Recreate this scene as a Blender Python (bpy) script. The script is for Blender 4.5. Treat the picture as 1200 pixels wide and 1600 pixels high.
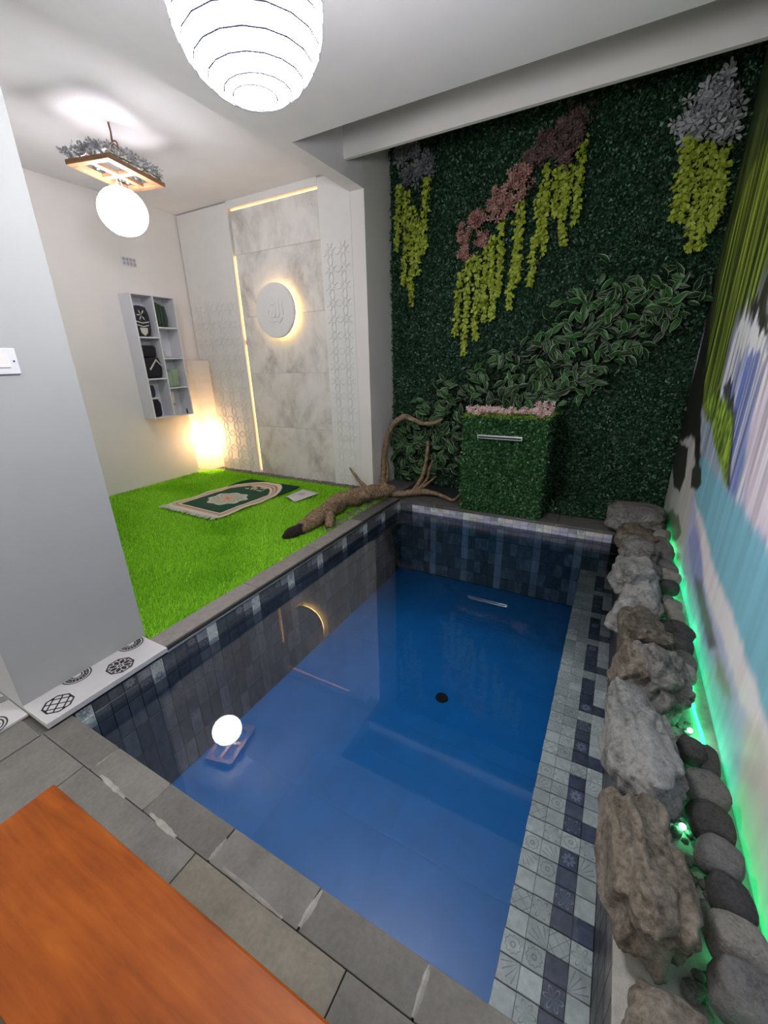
import bpy, bmesh, math, random
import numpy as np
from mathutils import Vector, Matrix, noise as mnoise

for o in list(bpy.data.objects):
    bpy.data.objects.remove(o, do_unlink=True)
SC = bpy.context.scene
COL = SC.collection
PI = math.pi
rnd = random.Random(7)
NP = np.random.default_rng(11)

# ------------------------------------------------------------------ camera
cd = bpy.data.cameras.new('camera')
cam = bpy.data.objects.new('camera', cd)
COL.objects.link(cam)
cd.sensor_fit = 'HORIZONTAL'
cd.sensor_width = 36.0
cd.lens = 647.19 / 1200 * 36.0
cd.clip_start = 0.02
RT = ((0.877928, 0.478310, -0.021480), (0.147178, -0.312288, -0.938517), (-0.455610, 0.820789, -0.344563))
M = Matrix.Identity(4)
for i in range(3):
    M[i][0] = RT[0][i]; M[i][1] = -RT[1][i]; M[i][2] = -RT[2][i]
M[0][3], M[1][3], M[2][3] = 1.8443, -3.5423, 1.35
cam.matrix_world = M
SC.camera = cam

# ------------------------------------------------------------------ world, exposure, key lamp strengths
LANTERN_L = 33.0         # radiance of the pool lantern
LANTERN_L2 = 13.5        # radiance of the alcove lantern
LAMP_W = 8.0             # watts of the corner floor lamp
LED_GREEN = 3.8
LED_WARM = 2.3
wd = bpy.data.worlds.new('world')
SC.world = wd
wd.use_nodes = True
wd.node_tree.nodes['Background'].inputs[0].default_value = (1.0, 0.98, 0.96, 1)
wd.node_tree.nodes['Background'].inputs[1].default_value = 0.6
SC.view_settings.view_transform = 'Standard'
SC.view_settings.look = 'None'
SC.view_settings.gamma = 1.0
SC.view_settings.use_curve_mapping = False
SC.view_settings.exposure = 1.0

# ------------------------------------------------------------------ materials
class NT:
    """little expression builder for shader nodes"""
    def __init__(s, name):
        s.m = bpy.data.materials.new(name); s.m.use_nodes = True
        s.t = s.m.node_tree; s.n = s.t.nodes; s.l = s.t.links
        s.b = s.n['Principled BSDF']; s.out = s.n['Material Output']
    def link(s, a, b): s.l.new(a, b)
    def put(s, sock, v):
        if isinstance(v, bpy.types.NodeSocket): s.l.new(v, sock)
        else: sock.default_value = v
    def math(s, op, a, b=None, c=None):
        n = s.n.new('ShaderNodeMath'); n.operation = op
        s.put(n.inputs[0], a)
        if b is not None: s.put(n.inputs[1], b)
        if c is not None: s.put(n.inputs[2], c)
        return n.outputs[0]
    def coord(s, kind='Object'):
        return s.n.new('ShaderNodeTexCoord').outputs[kind]
    def mapping(s, vec, scale=(1, 1, 1), loc=(0, 0, 0), rot=(0, 0, 0)):
        n = s.n.new('ShaderNodeMapping'); s.l.new(vec, n.inputs[0])
        n.inputs['Scale'].default_value = scale; n.inputs['Location'].default_value = loc; n.inputs['Rotation'].default_value = rot
        return n.outputs[0]
    def noise(s, vec, scale, detail=4, rough=.55, dist=0, w=None):
        n = s.n.new('ShaderNodeTexNoise')
        if w is not None:
            n.noise_dimensions = '4D'; s.put(n.inputs['W'], w)
        if vec is not None: s.l.new(vec, n.inputs['Vector'])
        n.inputs['Scale'].default_value = scale; n.inputs['Detail'].default_value = detail
        n.inputs['Roughness'].default_value = rough; n.inputs['Distortion'].default_value = dist
        return n.outputs[0]
    def ramp(s, fac, stops):
        n = s.n.new('ShaderNodeValToRGB'); s.l.new(fac, n.inputs[0])
        e = n.color_ramp.elements
        while len(e) < len(stops): e.new(0.5)
        for i, (p, c) in enumerate(stops):
            e[i].position = p; e[i].color = (*c, 1)
        return n.outputs[0]
    def mix(s, fac, a, b):
        n = s.n.new('ShaderNodeMix'); n.data_type = 'RGBA'
        s.put(n.inputs[0], fac)
        s.put(n.inputs[6], a if isinstance(a, bpy.types.NodeSocket) else (*a, 1))
        s.put(n.inputs[7], b if isinstance(b, bpy.types.NodeSocket) else (*b, 1))
        return n.outputs[2]
    def bright(s, col, fac):
        n = s.n.new('ShaderNodeHueSaturation'); s.put(n.inputs['Color'], col if isinstance(col, bpy.types.NodeSocket) else (*col, 1))
        s.put(n.inputs['Value'], fac); return n.outputs[0]
    def bump(s, h, strength=.3, dist=.01):
        n = s.n.new('ShaderNodeBump'); s.l.new(h, n.inputs['Height'])
        n.inputs['Strength'].default_value = strength; n.inputs['Distance'].default_value = dist
        s.l.new(n.outputs[0], s.b.inputs['Normal'])
    def done(s, col, rough=.6, metal=0.0, spec=.5):
        s.put(s.b.inputs['Base Color'], col if isinstance(col, bpy.types.NodeSocket) else (*col, 1))
        s.put(s.b.inputs['Roughness'], rough); s.b.inputs['Metallic'].default_value = metal
        s.b.inputs['Specular IOR Level'].default_value = spec
        return s.m

def plain(name, col, rough=.6, metal=0.0, var=.12, scale=30, bump=0.0, spec=.5):
    n = NT(name); c = n.coord()
    f = n.noise(c, scale, 5)
    lo = tuple(max(0, v * (1 - var)) for v in col); hi = tuple(min(1, v * (1 + var)) for v in col)
    if bump: n.bump(f, bump, .004)
    return n.done(n.ramp(f, [(.3, lo), (.7, hi)]), rough, metal, spec)

def emitter(name, col, strength):
    n = NT(name)
    n.b.inputs['Base Color'].default_value = (*col, 1)
    n.b.inputs['Emission Color'].default_value = (*col, 1)
    n.b.inputs['Emission Strength'].default_value = strength
    return n.m

MT = {}
MT['white'] = plain('white_paint', (.82, .775, .75), .75, var=.02, scale=3, bump=.02)
MT['ceil'] = plain('ceiling_paint', (.86, .82, .84), .8, var=.025, scale=4, bump=.03)
MT['pillar'] = plain('pillar_paint', (.42, .425, .42), .7, var=.02, scale=3)
MT['laminate'] = plain('white_laminate', (.74, .73, .78), .4, var=.02, scale=8)
MT['relief'] = plain('white_relief', (.80, .78, .76), .6, var=.02, scale=10)
MT['steel'] = plain('brushed_steel', (.62, .64, .62), .3, .9, var=.06, scale=40)
MT['black'] = plain('black_gap', (.01, .01, .011), .6)
MT['rope'] = plain('brown_rope', (.16, .08, .04), .9, var=.3, scale=60)
MT['cord'] = plain('white_cord', (.6, .6, .58), .6)
MT['soil'] = plain('dark_base', (.012, .018, .01), .95, var=.4, scale=30)

def stone_mat(name, lo, hi, sc=9, rough=.75, bump=.25):
    n = NT(name); c = n.coord()
    oi = n.n.new('ShaderNodeObjectInfo').outputs['Random']
    f = n.noise(c, sc, 8, .65, w=n.math('MULTIPLY', oi, 20)); g = n.noise(c, sc * 14, 3, .7)
    k = n.math('ADD', n.math('MULTIPLY', f, .7), n.math('MULTIPLY', g, .3))
    n.bump(k, bump, .006)
    col = n.ramp(k, [(.36, lo), (.64, hi)])
    return n.done(n.bright(col, n.math('MULTIPLY_ADD', oi, .35, .82)), rough)
MT['andesite'] = stone_mat('andesite_paving', (.115, .108, .095), (.20, .19, .168), 5)
MT['andesite_b'] = stone_mat('andesite_brown', (.14, .125, .095), (.25, .225, .175), 5)
MT['granite'] = stone_mat('grey_granite', (.21, .19, .18), (.33, .30, .285), 25, .55, .05)
MT['dark_granite'] = stone_mat('dark_granite', (.07, .067, .063), (.14, .135, .128), 12, .5, .08)
MT['mortar'] = stone_mat('pale_mortar', (.24, .23, .20), (.42, .40, .36), 30, .9, .3)
MT['pool_grout'] = plain('dark_grout', (.018, .02, .022), .8)

def rock_mat(name, lo, mid, hi, sc=7):
    n = NT(name); c = n.coord()
    oi = n.n.new('ShaderNodeObjectInfo').outputs['Random']
    f = n.noise(n.mapping(c, (1, 1, 2.2)), sc, 9, .68, .6, w=n.math('MULTIPLY', oi, 30)); g = n.noise(c, sc * 9, 5, .7)
    k = n.math('ADD', n.math('MULTIPLY', f, .6), n.math('MULTIPLY', g, .4))
    n.bump(k, .9, .025)
    return n.done(n.ramp(k, [(.38, lo), (.5, mid), (.63, hi)]), .85, spec=.25)  # stone mottle; its dark end also paints shade into the crevices
MT['rock_grey'] = rock_mat('rock_grey', (0.048, 0.046, 0.042), (0.180, 0.171, 0.156), (0.300, 0.291, 0.276))
MT['rock_light'] = rock_mat('rock_light', (0.078, 0.075, 0.072), (0.252, 0.246, 0.234), (0.372, 0.366, 0.354))
MT['rock_brown'] = rock_mat('rock_brown', (0.042, 0.033, 0.025), (0.162, 0.135, 0.105), (0.288, 0.252, 0.204))
MT['rock_ochre'] = rock_mat('rock_ochre', (0.048, 0.042, 0.033), (0.114, 0.099, 0.078), (0.300, 0.264, 0.180))
MT['pebble_grey'] = rock_mat('pebble_grey', (0.101, 0.096, 0.091), (0.187, 0.180, 0.169), (0.259, 0.248, 0.238), 14)
MT['pebble_dark'] = rock_mat('pebble_dark', (0.036, 0.033, 0.032), (0.076, 0.072, 0.070), (0.115, 0.108, 0.104), 14)
MT['pebble_tan'] = rock_mat('pebble_tan', (0.173, 0.158, 0.137), (0.317, 0.295, 0.252), (0.418, 0.389, 0.346), 14)
MT['gravel'] = rock_mat('gravel_grey', (0.096, 0.088, 0.080), (0.264, 0.248, 0.232), (0.440, 0.424, 0.400), 60)

n = NT('marble_slab'); c = n.coord()
oi = n.n.new('ShaderNodeObjectInfo').outputs['Random']
w4 = n.math('MULTIPLY', oi, 37)
cm = n.mapping(c, (1.5, 1.5, 1.0), rot=(0, .7, 0))
warp = n.noise(cm, 1.6, 6, .62, .8, w=w4)
v = n.math('ABSOLUTE', n.math('SUBTRACT', warp, .5))
vein = n.math('POWER', n.math('SUBTRACT', 1.0, n.math('MULTIPLY', v, 4.2)), 2.4)
cloud = n.noise(cm, 2.6, 6, .6, w=w4)
msk = n.math('MULTIPLY', n.math('MAXIMUM', vein, 0.0), n.math('SMOOTH_MIN', n.math('MULTIPLY', n.math('MAXIMUM', n.math('SUBTRACT', cloud, .38), 0.0), 3.2), 1.0, .1))
MT['marble'] = n.done(n.mix(msk, (.84, .80, .77), (.44, .40, .37)), .22)

n = NT('orange_wood'); c = n.coord()
g = n.noise(n.mapping(c, (1.2, 14, 14)), 3.0, 8, .6, .5); p2 = n.noise(n.mapping(c, (2.5, 4, 4)), 2.2, 4)
k = n.math('ADD', n.math('MULTIPLY', g, .55), n.math('MULTIPLY', p2, .45))
n.bump(g, .04, .003)
MT['wood'] = n.done(n.ramp(k, [(.3, (.17, .034, .0015)), (.5, (.31, .068, .003)), (.7, (.41, .105, .008))]), .42, spec=.22)
n = NT('lamp_frame_wood'); c = n.coord()
g = n.noise(n.mapping(c, (3, 20, 20)), 4, 6)
MT['frame_wood'] = n.done(n.ramp(g, [(.3, (.24, .11, .05)), (.7, (.42, .22, .11))]), .5)

n = NT('driftwood_bark'); c = n.coord('Generated')
c2 = n.coord()
g = n.noise(n.mapping(c2, (9, 9, 9)), 3.5, 9, .7, 1.2); h = n.noise(n.mapping(c2, (30, 8, 30)), 4, 5)
k = n.math('ADD', n.math('MULTIPLY', g, .6), n.math('MULTIPLY', h, .4))
n.bump(k, .7, .012)
MT['drift'] = n.done(n.ramp(k, [(.32, (.04, .024, .014)), (.5, (.25, .165, .10)), (.68, (.58, .44, .31))]), .85, spec=.2)
MT['drift_dark'] = plain('charred_wood', (.02, .014, .01), .9, var=.5, scale=40)

def leaf_mat(name, cols, rough=.5, trans=.15):
    n = NT(name)
    if len(cols) == 1: cols = [tuple(v * .8 for v in cols[0]), tuple(v * 1.2 for v in cols[0])]
    ri = n.n.new('ShaderNodeNewGeometry').outputs['Random Per Island']
    stops = [(i / max(1, len(cols) - 1), cl) for i, cl in enumerate(cols)]
    n.done(n.ramp(ri, stops), rough, spec=.35)
    return n.m
MT['grass'] = leaf_mat('turf_blades', [(0.150, 0.405, 0.012), (0.330, 0.750, 0.024), (0.465, 0.930, 0.039), (0.240, 0.600, 0.018), (0.540, 0.950, 0.051)], .6)
MT['grass_base'] = plain('turf_backing', (.16, .36, .02), .9, var=.3, scale=80)
MT['box_leaf'] = leaf_mat('boxwood_leaves', [(0.006, 0.023, 0.013), (0.013, 0.046, 0.022), (0.019, 0.069, 0.027), (0.009, 0.034, 0.018), (0.022, 0.078, 0.032), (0.137, 0.284, 0.168)], .45)  # last, palest colour paints sparkling highlights on some leaves
MT['box_leaf_b'] = leaf_mat('boxwood_leaves_bright', [(0.009, 0.041, 0.012), (0.017, 0.075, 0.018), (0.026, 0.105, 0.022), (0.013, 0.054, 0.016), (0.028, 0.112, 0.026), (0.135, 0.300, 0.120)], .45)  # pale last colour again stands in for glints on the leaves
MT['hedge_back'] = plain('hedge_backing', (.008, .022, .010), .95, var=.4, scale=60)
MT['vine'] = leaf_mat('vine_leaflets', [(0.231, 0.309, 0.017), (0.343, 0.420, 0.039), (0.429, 0.498, 0.069), (0.291, 0.369, 0.030)], .55)
MT['vine_stem'] = plain('vine_stem', (.16, .22, .03), .7)
MT['pink'] = leaf_mat('pink_petals', [(0.390, 0.177, 0.153), (0.465, 0.241, 0.204), (0.335, 0.140, 0.131), (0.503, 0.354, 0.317)], .7)
MT['pink_shaded'] = leaf_mat('shaded_pink_petals', [(0.130, 0.075, 0.070), (0.170, 0.100, 0.090), (0.100, 0.070, 0.060)], .7)  # pink petals with the shade under the bulkhead put into the colour
MT['white_shaded'] = leaf_mat('shaded_white_petals', [(0.170, 0.170, 0.180), (0.210, 0.210, 0.220), (0.140, 0.140, 0.150)], .7)  # white petals greyed, the dimmer light there put into the colour
MT['pink_pale'] = leaf_mat('pale_pink_petals', [(0.694, 0.521, 0.504), (0.738, 0.417, 0.434), (0.678, 0.624, 0.573)], .7)
MT['white_petal'] = leaf_mat('white_petals', [(0.396, 0.396, 0.408), (0.444, 0.444, 0.456), (0.330, 0.336, 0.348)], .7)
MT['lime'] = leaf_mat('lime_tufts', [(0.140, 0.266, 0.021), (0.210, 0.336, 0.035)], .6)
MT['leaf_mid'] = leaf_mat('leaf_green', [(0.010, 0.042, 0.013)], .35)
MT['leaf_mid2'] = leaf_mat('leaf_bright_green', [(0.021, 0.098, 0.021)], .35)
MT['leaf_dark'] = leaf_mat('leaf_dark_green', [(.009, .022, .012)], .35)
MT['leaf_rim'] = leaf_mat('leaf_pale_rim', [(0.279, 0.372, 0.201)], .45)

# paper lantern, LED, glow
def paper_mat(L_):
    n = NT('lit_lantern_paper')
    n.b.inputs['Base Color'].default_value = (.9, .9, .9, 1)
    n.b.inputs['Emission Color'].default_value = (.95, .96, 1.0, 1)
    n.b.inputs['Emission Strength'].default_value = L_
    n.b.inputs['Roughness'].default_value = .8
    return n.m
MT['paper'] = paper_mat(LANTERN_L); MT['paper2'] = paper_mat(LANTERN_L2)
MT['lantern_wire'] = plain('lantern_wire', (.14, .135, .20), .8, spec=.1)
MT['bulb_warm'] = emitter('warm_bulb', (1.0, .70, .38), 5)
MT['led_warm'] = emitter('warm_led_strip', (1.0, .55, .20), LED_WARM)
MT['led_ring'] = emitter('warm_led_ring', (1.0, .68, .25), 6.5)
MT['led_green'] = emitter('green_led', (.02, 1.0, .28), LED_GREEN)
MT['led_green_bulb'] = emitter('green_led_bulb', (.15, 1.0, .42), 18)
n = NT('paper_shade')
tb = n.n.new('ShaderNodeBsdfTranslucent'); tb.inputs[0].default_value = (.95, .86, .74, 1)
db = n.n.new('ShaderNodeBsdfDiffuse'); db.inputs[0].default_value = (.85, .82, .78, 1)
ms = n.n.new('ShaderNodeMixShader'); ms.inputs[0].default_value = .3
n.link(db.outputs[0], ms.inputs[1]); n.link(tb.outputs[0], ms.inputs[2]); n.link(ms.outputs[0], n.out.inputs[0])
MT['shade'] = n.m

# still water: mirror by Fresnel over a clear, faintly tinted body
n = NT('clear_water')
fr = n.n.new('ShaderNodeFresnel'); fr.inputs[0].default_value = 1.75
tr = n.n.new('ShaderNodeBsdfTransparent'); tr.inputs[0].default_value = (.92, .96, .98, 1)
gl = n.n.new('ShaderNodeBsdfGlossy'); gl.inputs['Roughness'].default_value = 0.0
ms = n.n.new('ShaderNodeMixShader')
n.link(fr.outputs[0], ms.inputs[0]); n.link(tr.outputs[0], ms.inputs[1]); n.link(gl.outputs[0], ms.inputs[2]); n.link(ms.outputs[0], n.out.inputs[0])
MT['water'] = n.m

MT['blue_tile'] = plain('blue_pool_tile', (.010, .20, .60), .35, var=.10, scale=3)

def tile_mat(name, base, ink, kind, rough=.35, mottle=.22):
    """printed square tile; the motif is drawn in the tile's own -0.5..0.5 square"""
    n = NT(name); c = n.coord()
    oi = n.n.new('ShaderNodeObjectInfo').outputs['Random']
    sp = n.n.new('ShaderNodeSeparateXYZ'); n.link(c, sp.inputs[0])
    x, y = sp.outputs[0], sp.outputs[1]
    r = n.math('SQRT', n.math('ADD', n.math('MULTIPLY', x, x), n.math('MULTIPLY', y, y)))
    th = n.math('ARCTAN2', y, x)
    f = n.noise(c, 2.2, 6, .6, w=n.math('MULTIPLY', oi, 25))
    lo = tuple(v * (1 - mottle) for v in base); hi = tuple(v * (1 + mottle) for v in base)
    col = n.ramp(f, [(.3, lo), (.7, hi)])
    m = None
    def band(v, a, w): return n.math('LESS_THAN', n.math('ABSOLUTE', n.math('SUBTRACT', v, a)), w)
    if kind == 'star':
        e = n.math('MULTIPLY_ADD', n.math('ABSOLUTE', n.math('COSINE', n.math('MULTIPLY', th, 4))), .2, .17)
        m = n.math('LESS_THAN', r, e)
        m = n.math('SUBTRACT', m, n.math('LESS_THAN', r, .1))
    elif kind == 'ring':
        e = n.math('MULTIPLY_ADD', n.math('COSINE', n.math('MULTIPLY', th, 10)), .03, .34)
        m = n.math('MAXIMUM', band(n.math('SUBTRACT', r, e), 0.0, .022), band(r, .1, .03))
    elif kind == 'rays':
        x2 = n.math('ADD', x, .5); y2 = n.math('ADD', y, .5)
        t2 = n.math('ARCTAN2', y2, x2); r2 = n.math('SQRT', n.math('ADD', n.math('MULTIPLY', x2, x2), n.math('MULTIPLY', y2, y2)))
        m = n.math('MULTIPLY', n.math('GREATER_THAN', n.math('COSINE', n.math('MULTIPLY', t2, 20)), .86), n.math('LESS_THAN', r2, .95))
    elif kind == 'petal':
        e = n.math('MULTIPLY', n.math('ABSOLUTE', n.math('COSINE', n.math('MULTIPLY', th, 3))), .42)
        m = band(n.math('SUBTRACT', r, e), 0.0, .03)
    elif kind == 'corner':
        ax = n.math('ABSOLUTE', x); ay = n.math('ABSOLUTE', y)
        d = n.math('ADD', ax, ay)
        m = n.math('MAXIMUM', band(d, .62, .03), n.math('LESS_THAN', n.math('MINIMUM', n.math('ABSOLUTE', n.math('SUBTRACT', ax, ay)), 1.0), .022))
    if m is not None:
        col = n.mix(n.math('MULTIPLY', m, .75), col, ink)
    return n.done(n.bright(col, n.math('MULTIPLY_ADD', oi, .4, .8)), rough)
KINDS = ('plain', 'star', 'ring', 'rays', 'petal', 'corner')
TL = {k: tile_mat('light_tile_' + k, (.58, .61, .56), (.18, .21, .25), k) for k in KINDS}
TD = {k: tile_mat('navy_tile_' + k, (.085, .10, .15), (.34, .38, .46), k, mottle=.45) for k in ('plain', 'star', 'petal')}
TC = {k: tile_mat('charcoal_tile_' + k, (.10, .105, .11), (.27, .275, .28), k, mottle=.35) for k in ('plain', 'star', 'ring')}
TM = {k: tile_mat('slate_tile_' + k, (.27, .28, .29), (.09, .10, .11), k, mottle=.3) for k in KINDS}
TF = {k: tile_mat('bluegrey_tile_' + k, (.44, .48, .49), (.22, .24, .26), k, mottle=.5) for k in ('plain', 'ring')}
TFL = tile_mat('pale_bluegrey_tile', (.78, .82, .80), (.2, .2, .2), 'plain')
TC2 = tile_mat('mid_charcoal_tile', (.16, .165, .17), (.1, .1, .1), 'plain', mottle=.4)
TB = tile_mat('lavender_tile', (.44, .44, .54), (.1, .1, .1), 'plain')
TP = tile_mat('pinkish_tile', (.62, .55, .52), (.2, .2, .2), 'ring')
TW = tile_mat('brown_wall_tile', (.12, .10, .085), (.1, .1, .1), 'plain', mottle=.5)

# ------------------------------------------------------------------ helpers
def link(o, parent=None):
    COL.objects.link(o)
    if parent is not None: o.parent = parent
    return o
def tag(o, label=None, cat=None, group=None, kind=None):
    if label: o['label'] = label
    if cat: o['category'] = cat
    if group: o['group'] = group
    if kind: o['kind'] = kind
    return o
def empty(name, loc, rz=0.0, **k):
    o = bpy.data.objects.new(name, None); o.empty_display_size = .05
    o.location = loc; o.rotation_euler = (0, 0, rz)
    link(o); tag(o, **k); return o
def mesh_obj(name, verts, faces, mat, parent=None, smooth=False, loc=(0, 0, 0)):
    me = bpy.data.meshes.new(name); me.from_pydata(verts, [], faces); me.update()
    if mat is not None: me.materials.append(mat)
    if smooth: me.shade_smooth()
    o = bpy.data.objects.new(name, me); o.location = loc
    return link(o, parent)
def bm_obj(name, bm, mat, parent=None, smooth=False):
    me = bpy.data.meshes.new(name); bm.to_mesh(me); bm.free()
    if mat is not None:
        for m in (mat if isinstance(mat, (list, tuple)) else [mat]): me.materials.append(m)
    if smooth: me.shade_smooth()
    o = bpy.data.objects.new(name, me)
    return link(o, parent)
def add_box(bm, lo, hi, bevel=0.0, mi=0):
    vs = [bm.verts.new((x, y, z)) for x in (lo[0], hi[0]) for y in (lo[1], hi[1]) for z in (lo[2], hi[2])]
    fs = []
    for q in ((0, 1, 3, 2), (4, 6, 7, 5), (0, 4, 5, 1), (2, 3, 7, 6), (0, 2, 6, 4), (1, 5, 7, 3)):
        f = bm.faces.new([vs[i] for i in q]); f.material_index = mi; fs.append(f)
    if bevel:
        es = list({e for f in fs for e in f.edges})
        bmesh.ops.bevel(bm, geom=es, offset=bevel, segments=2, affect='EDGES', profile=.5)
def box(name, lo, hi, mat, parent=None, bevel=0.0, rel=(0, 0, 0)):
    """box given in world corners; rel = location of the parent (children sit in its frame)"""
    ctr = [(a + b) / 2 for a, b in zip(lo, hi)]
    bm = bmesh.new(); add_box(bm, [a - c for a, c in zip(lo, ctr)], [b - c for b, c in zip(hi, ctr)], bevel)
    o = bm_obj(name, bm, mat, parent)
    o.location = [c - r for c, r in zip(ctr, rel)]
    return o
def struct(name, lo, hi, mat, label, cat='wall', bevel=0.0):
    return tag(box(name, lo, hi, mat, None, bevel), label, cat, kind='structure')
def np_mesh(name, V, F, mat, parent=None, smooth=False):
    """V (n,3) float, F (m,k) int with k = 3 or 4"""
    me = bpy.data.meshes.new(name)
    nv, nf, k = len(V), len(F), F.shape[1]
    me.vertices.add(nv); me.loops.add(nf * k); me.polygons.add(nf)
    me.vertices.foreach_set('co', np.asarray(V, np.float32).ravel())
    me.loops.foreach_set('vertex_index', np.asarray(F, np.int32).ravel())
    me.polygons.foreach_set('loop_start', np.arange(0, nf * k, k, dtype=np.int32))
    me.polygons.foreach_set('loop_total', np.full(nf, k, np.int32))
    me.update(calc_edges=True)
    me.materials.append(mat)
    if smooth: me.shade_smooth()
    o = bpy.data.objects.new(name, me)
    return link(o, parent)
def sweep(path, radii, seg=10, rough=0.0, seed=0, cap=True):
    """tube along a smoothed path -> verts, faces"""
    P = [Vector(p) for p in path]; pts = []; rad = []
    m = len(P)
    for i in range(m - 1):
        p0, p1, p2, p3 = P[max(0, i - 1)], P[i], P[i + 1], P[min(m - 1, i + 2)]
        for j in range(6):
            t = j / 6
            q = .5 * ((2 * p1) + (p2 - p0) * t + (2 * p0 - 5 * p1 + 4 * p2 - p3) * t * t + (3 * p1 - p0 - 3 * p2 + p3) * t ** 3)
            pts.append(q); rad.append(radii[i] * (1 - t) + radii[i + 1] * t)
    pts.append(P[-1]); rad.append(radii[-1])
    V, F = [], []
    up = Vector((.13, .21, 1)).normalized()
    for i, p in enumerate(pts):
        d = (pts[min(i + 1, len(pts) - 1)] - pts[max(i - 1, 0)])
        if d.length < 1e-7: d = Vector((0, 0, 1))
        d.normalize()
        if abs(d.dot(up)) > .95: a = d.cross(Vector((1, .2, 0)))
        else: a = d.cross(up)
        a.normalize(); b = d.cross(a)
        for s in range(seg):
            th = 2 * PI * s / seg
            r = rad[i]
            if rough:
                r *= 1 + rough * mnoise.noise(Vector((math.cos(th) * 1.3 + seed, math.sin(th) * 1.3, i * .22)) * 1.4) + rough * .5 * mnoise.noise(Vector((math.cos(th) * 3 + seed, math.sin(th) * 3, i * .7)))
            V.append(p + a * (r * math.cos(th)) + b * (r * math.sin(th)))
    for i in range(len(pts) - 1):
        for s in range(seg):
            F.append((i * seg + s, i * seg + (s + 1) % seg, (i + 1) * seg + (s + 1) % seg, (i + 1) * seg + s))
    if cap:
        F.append(tuple(range(seg - 1, -1, -1))); F.append(tuple((len(pts) - 1) * seg + s for s in range(seg)))
    return V, F
def tube(name, path, radii, mat, parent=None, seg=8, rough=0.0, seed=0, rel=(0, 0, 0)):
    if not isinstance(radii, (list, tuple)): radii = [radii] * len(path)
    V, F = sweep(path, radii, seg, rough, seed)
    return mesh_obj(name, [v - Vector(rel) for v in V], F, mat, parent, True)
def rot_basis(n):
    """random orthonormal frames, (n,3) u,v,w"""
    a = NP.normal(size=(n, 3)); a /= np.linalg.norm(a, axis=1)[:, None]
    b = NP.normal(size=(n, 3)); b -= (a * b).sum(1)[:, None] * a; b /= np.linalg.norm(b, axis=1)[:, None]
    return a, b, np.cross(a, b)
def leaves_np(pos, normal, L, W, tilt=.6, droop=None):
    """diamond leaves at pos facing roughly along normal"""
    n = len(pos)
    nn = np.asarray(normal, float) + NP.normal(size=(n, 3)) * tilt
    nn /= np.linalg.norm(nn, axis=1)[:, None]
    d = NP.normal(size=(n, 3))
    if droop is not None: d = d * .7 + np.asarray(droop)
    d -= (d * nn).sum(1)[:, None] * nn; d /= np.linalg.norm(d, axis=1)[:, None]
    s = np.cross(nn, d)
    l = (L * NP.uniform(.7, 1.25, n))[:, None]; w = (W * NP.uniform(.7, 1.25, n))[:, None]
    V = np.stack([pos, pos + d * l * .5 + s * w * .5 - nn * l * .06, pos + d * l - nn * l * .15, pos + d * l * .5 - s * w * .5 - nn * l * .06], 1).reshape(-1, 3)
    F = np.arange(4 * n).reshape(n, 4)
    return V, F

# ================================================================== THE SHELL
XC, YB, ZB = -.39, .25, 2.77            # column side, alcove back wall, beam underside
struct('wall_left', (-3.0, -3.2, -.1), (-2.9, .40, 3.0), MT['white'], 'white painted side wall of the prayer alcove carrying the cube shelf')
struct('wall_back', (-2.9, .30, -.1), (-.53, .40, 3.0), MT['white'], 'white back wall of the prayer alcove behind the marble panel')
struct('wall_column', (-.535, YB, -.1), (XC, .80, 3.4), MT['white'], 'white column between the alcove and the green hedge wall', 'column')
struct('wall_far', (XC, .80, -.1), (2.45, .90, 3.4), MT['soil'], 'dark wall behind the artificial hedge', 'wall')
struct('wall_near', (-2.9, -3.10, 0), (-.14, -2.565, 3.0), MT['pillar'], 'grey white wall stub at the left edge carrying the light switch')
struct('ceiling', (-2.9, -2.565, 2.95), (-.535, .30, 3.0), MT['ceil'], 'white ceiling of the prayer alcove', 'ceiling')
struct('trim_1', (-.535, -6.0, ZB), (XC, YB, 3.4), MT['ceil'], 'white beam running from the camera to the column', 'beam')
struct('ceiling_2', (XC, -6.0, ZB), (2.45, -.71, 2.92), MT['ceil'], 'white lowered ceiling above the pool', 'ceiling')
struct('ceiling_3', (XC, -.71, 3.36), (2.45, .80, 3.4), MT['ceil'], 'ceiling of the slot above the green wall', 'ceiling')
struct('trim_2', (XC, -.05, 2.885), (2.35, -.015, 3.36), MT['white'], 'white bulkhead board hanging before the top of the hedge', 'bulkhead')
struct('ceiling_4', (XC, -.72, 2.92), (2.45, -.70, 3.36), MT['ceil'], 'inner edge of the ceiling slot', 'ceiling')

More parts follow.
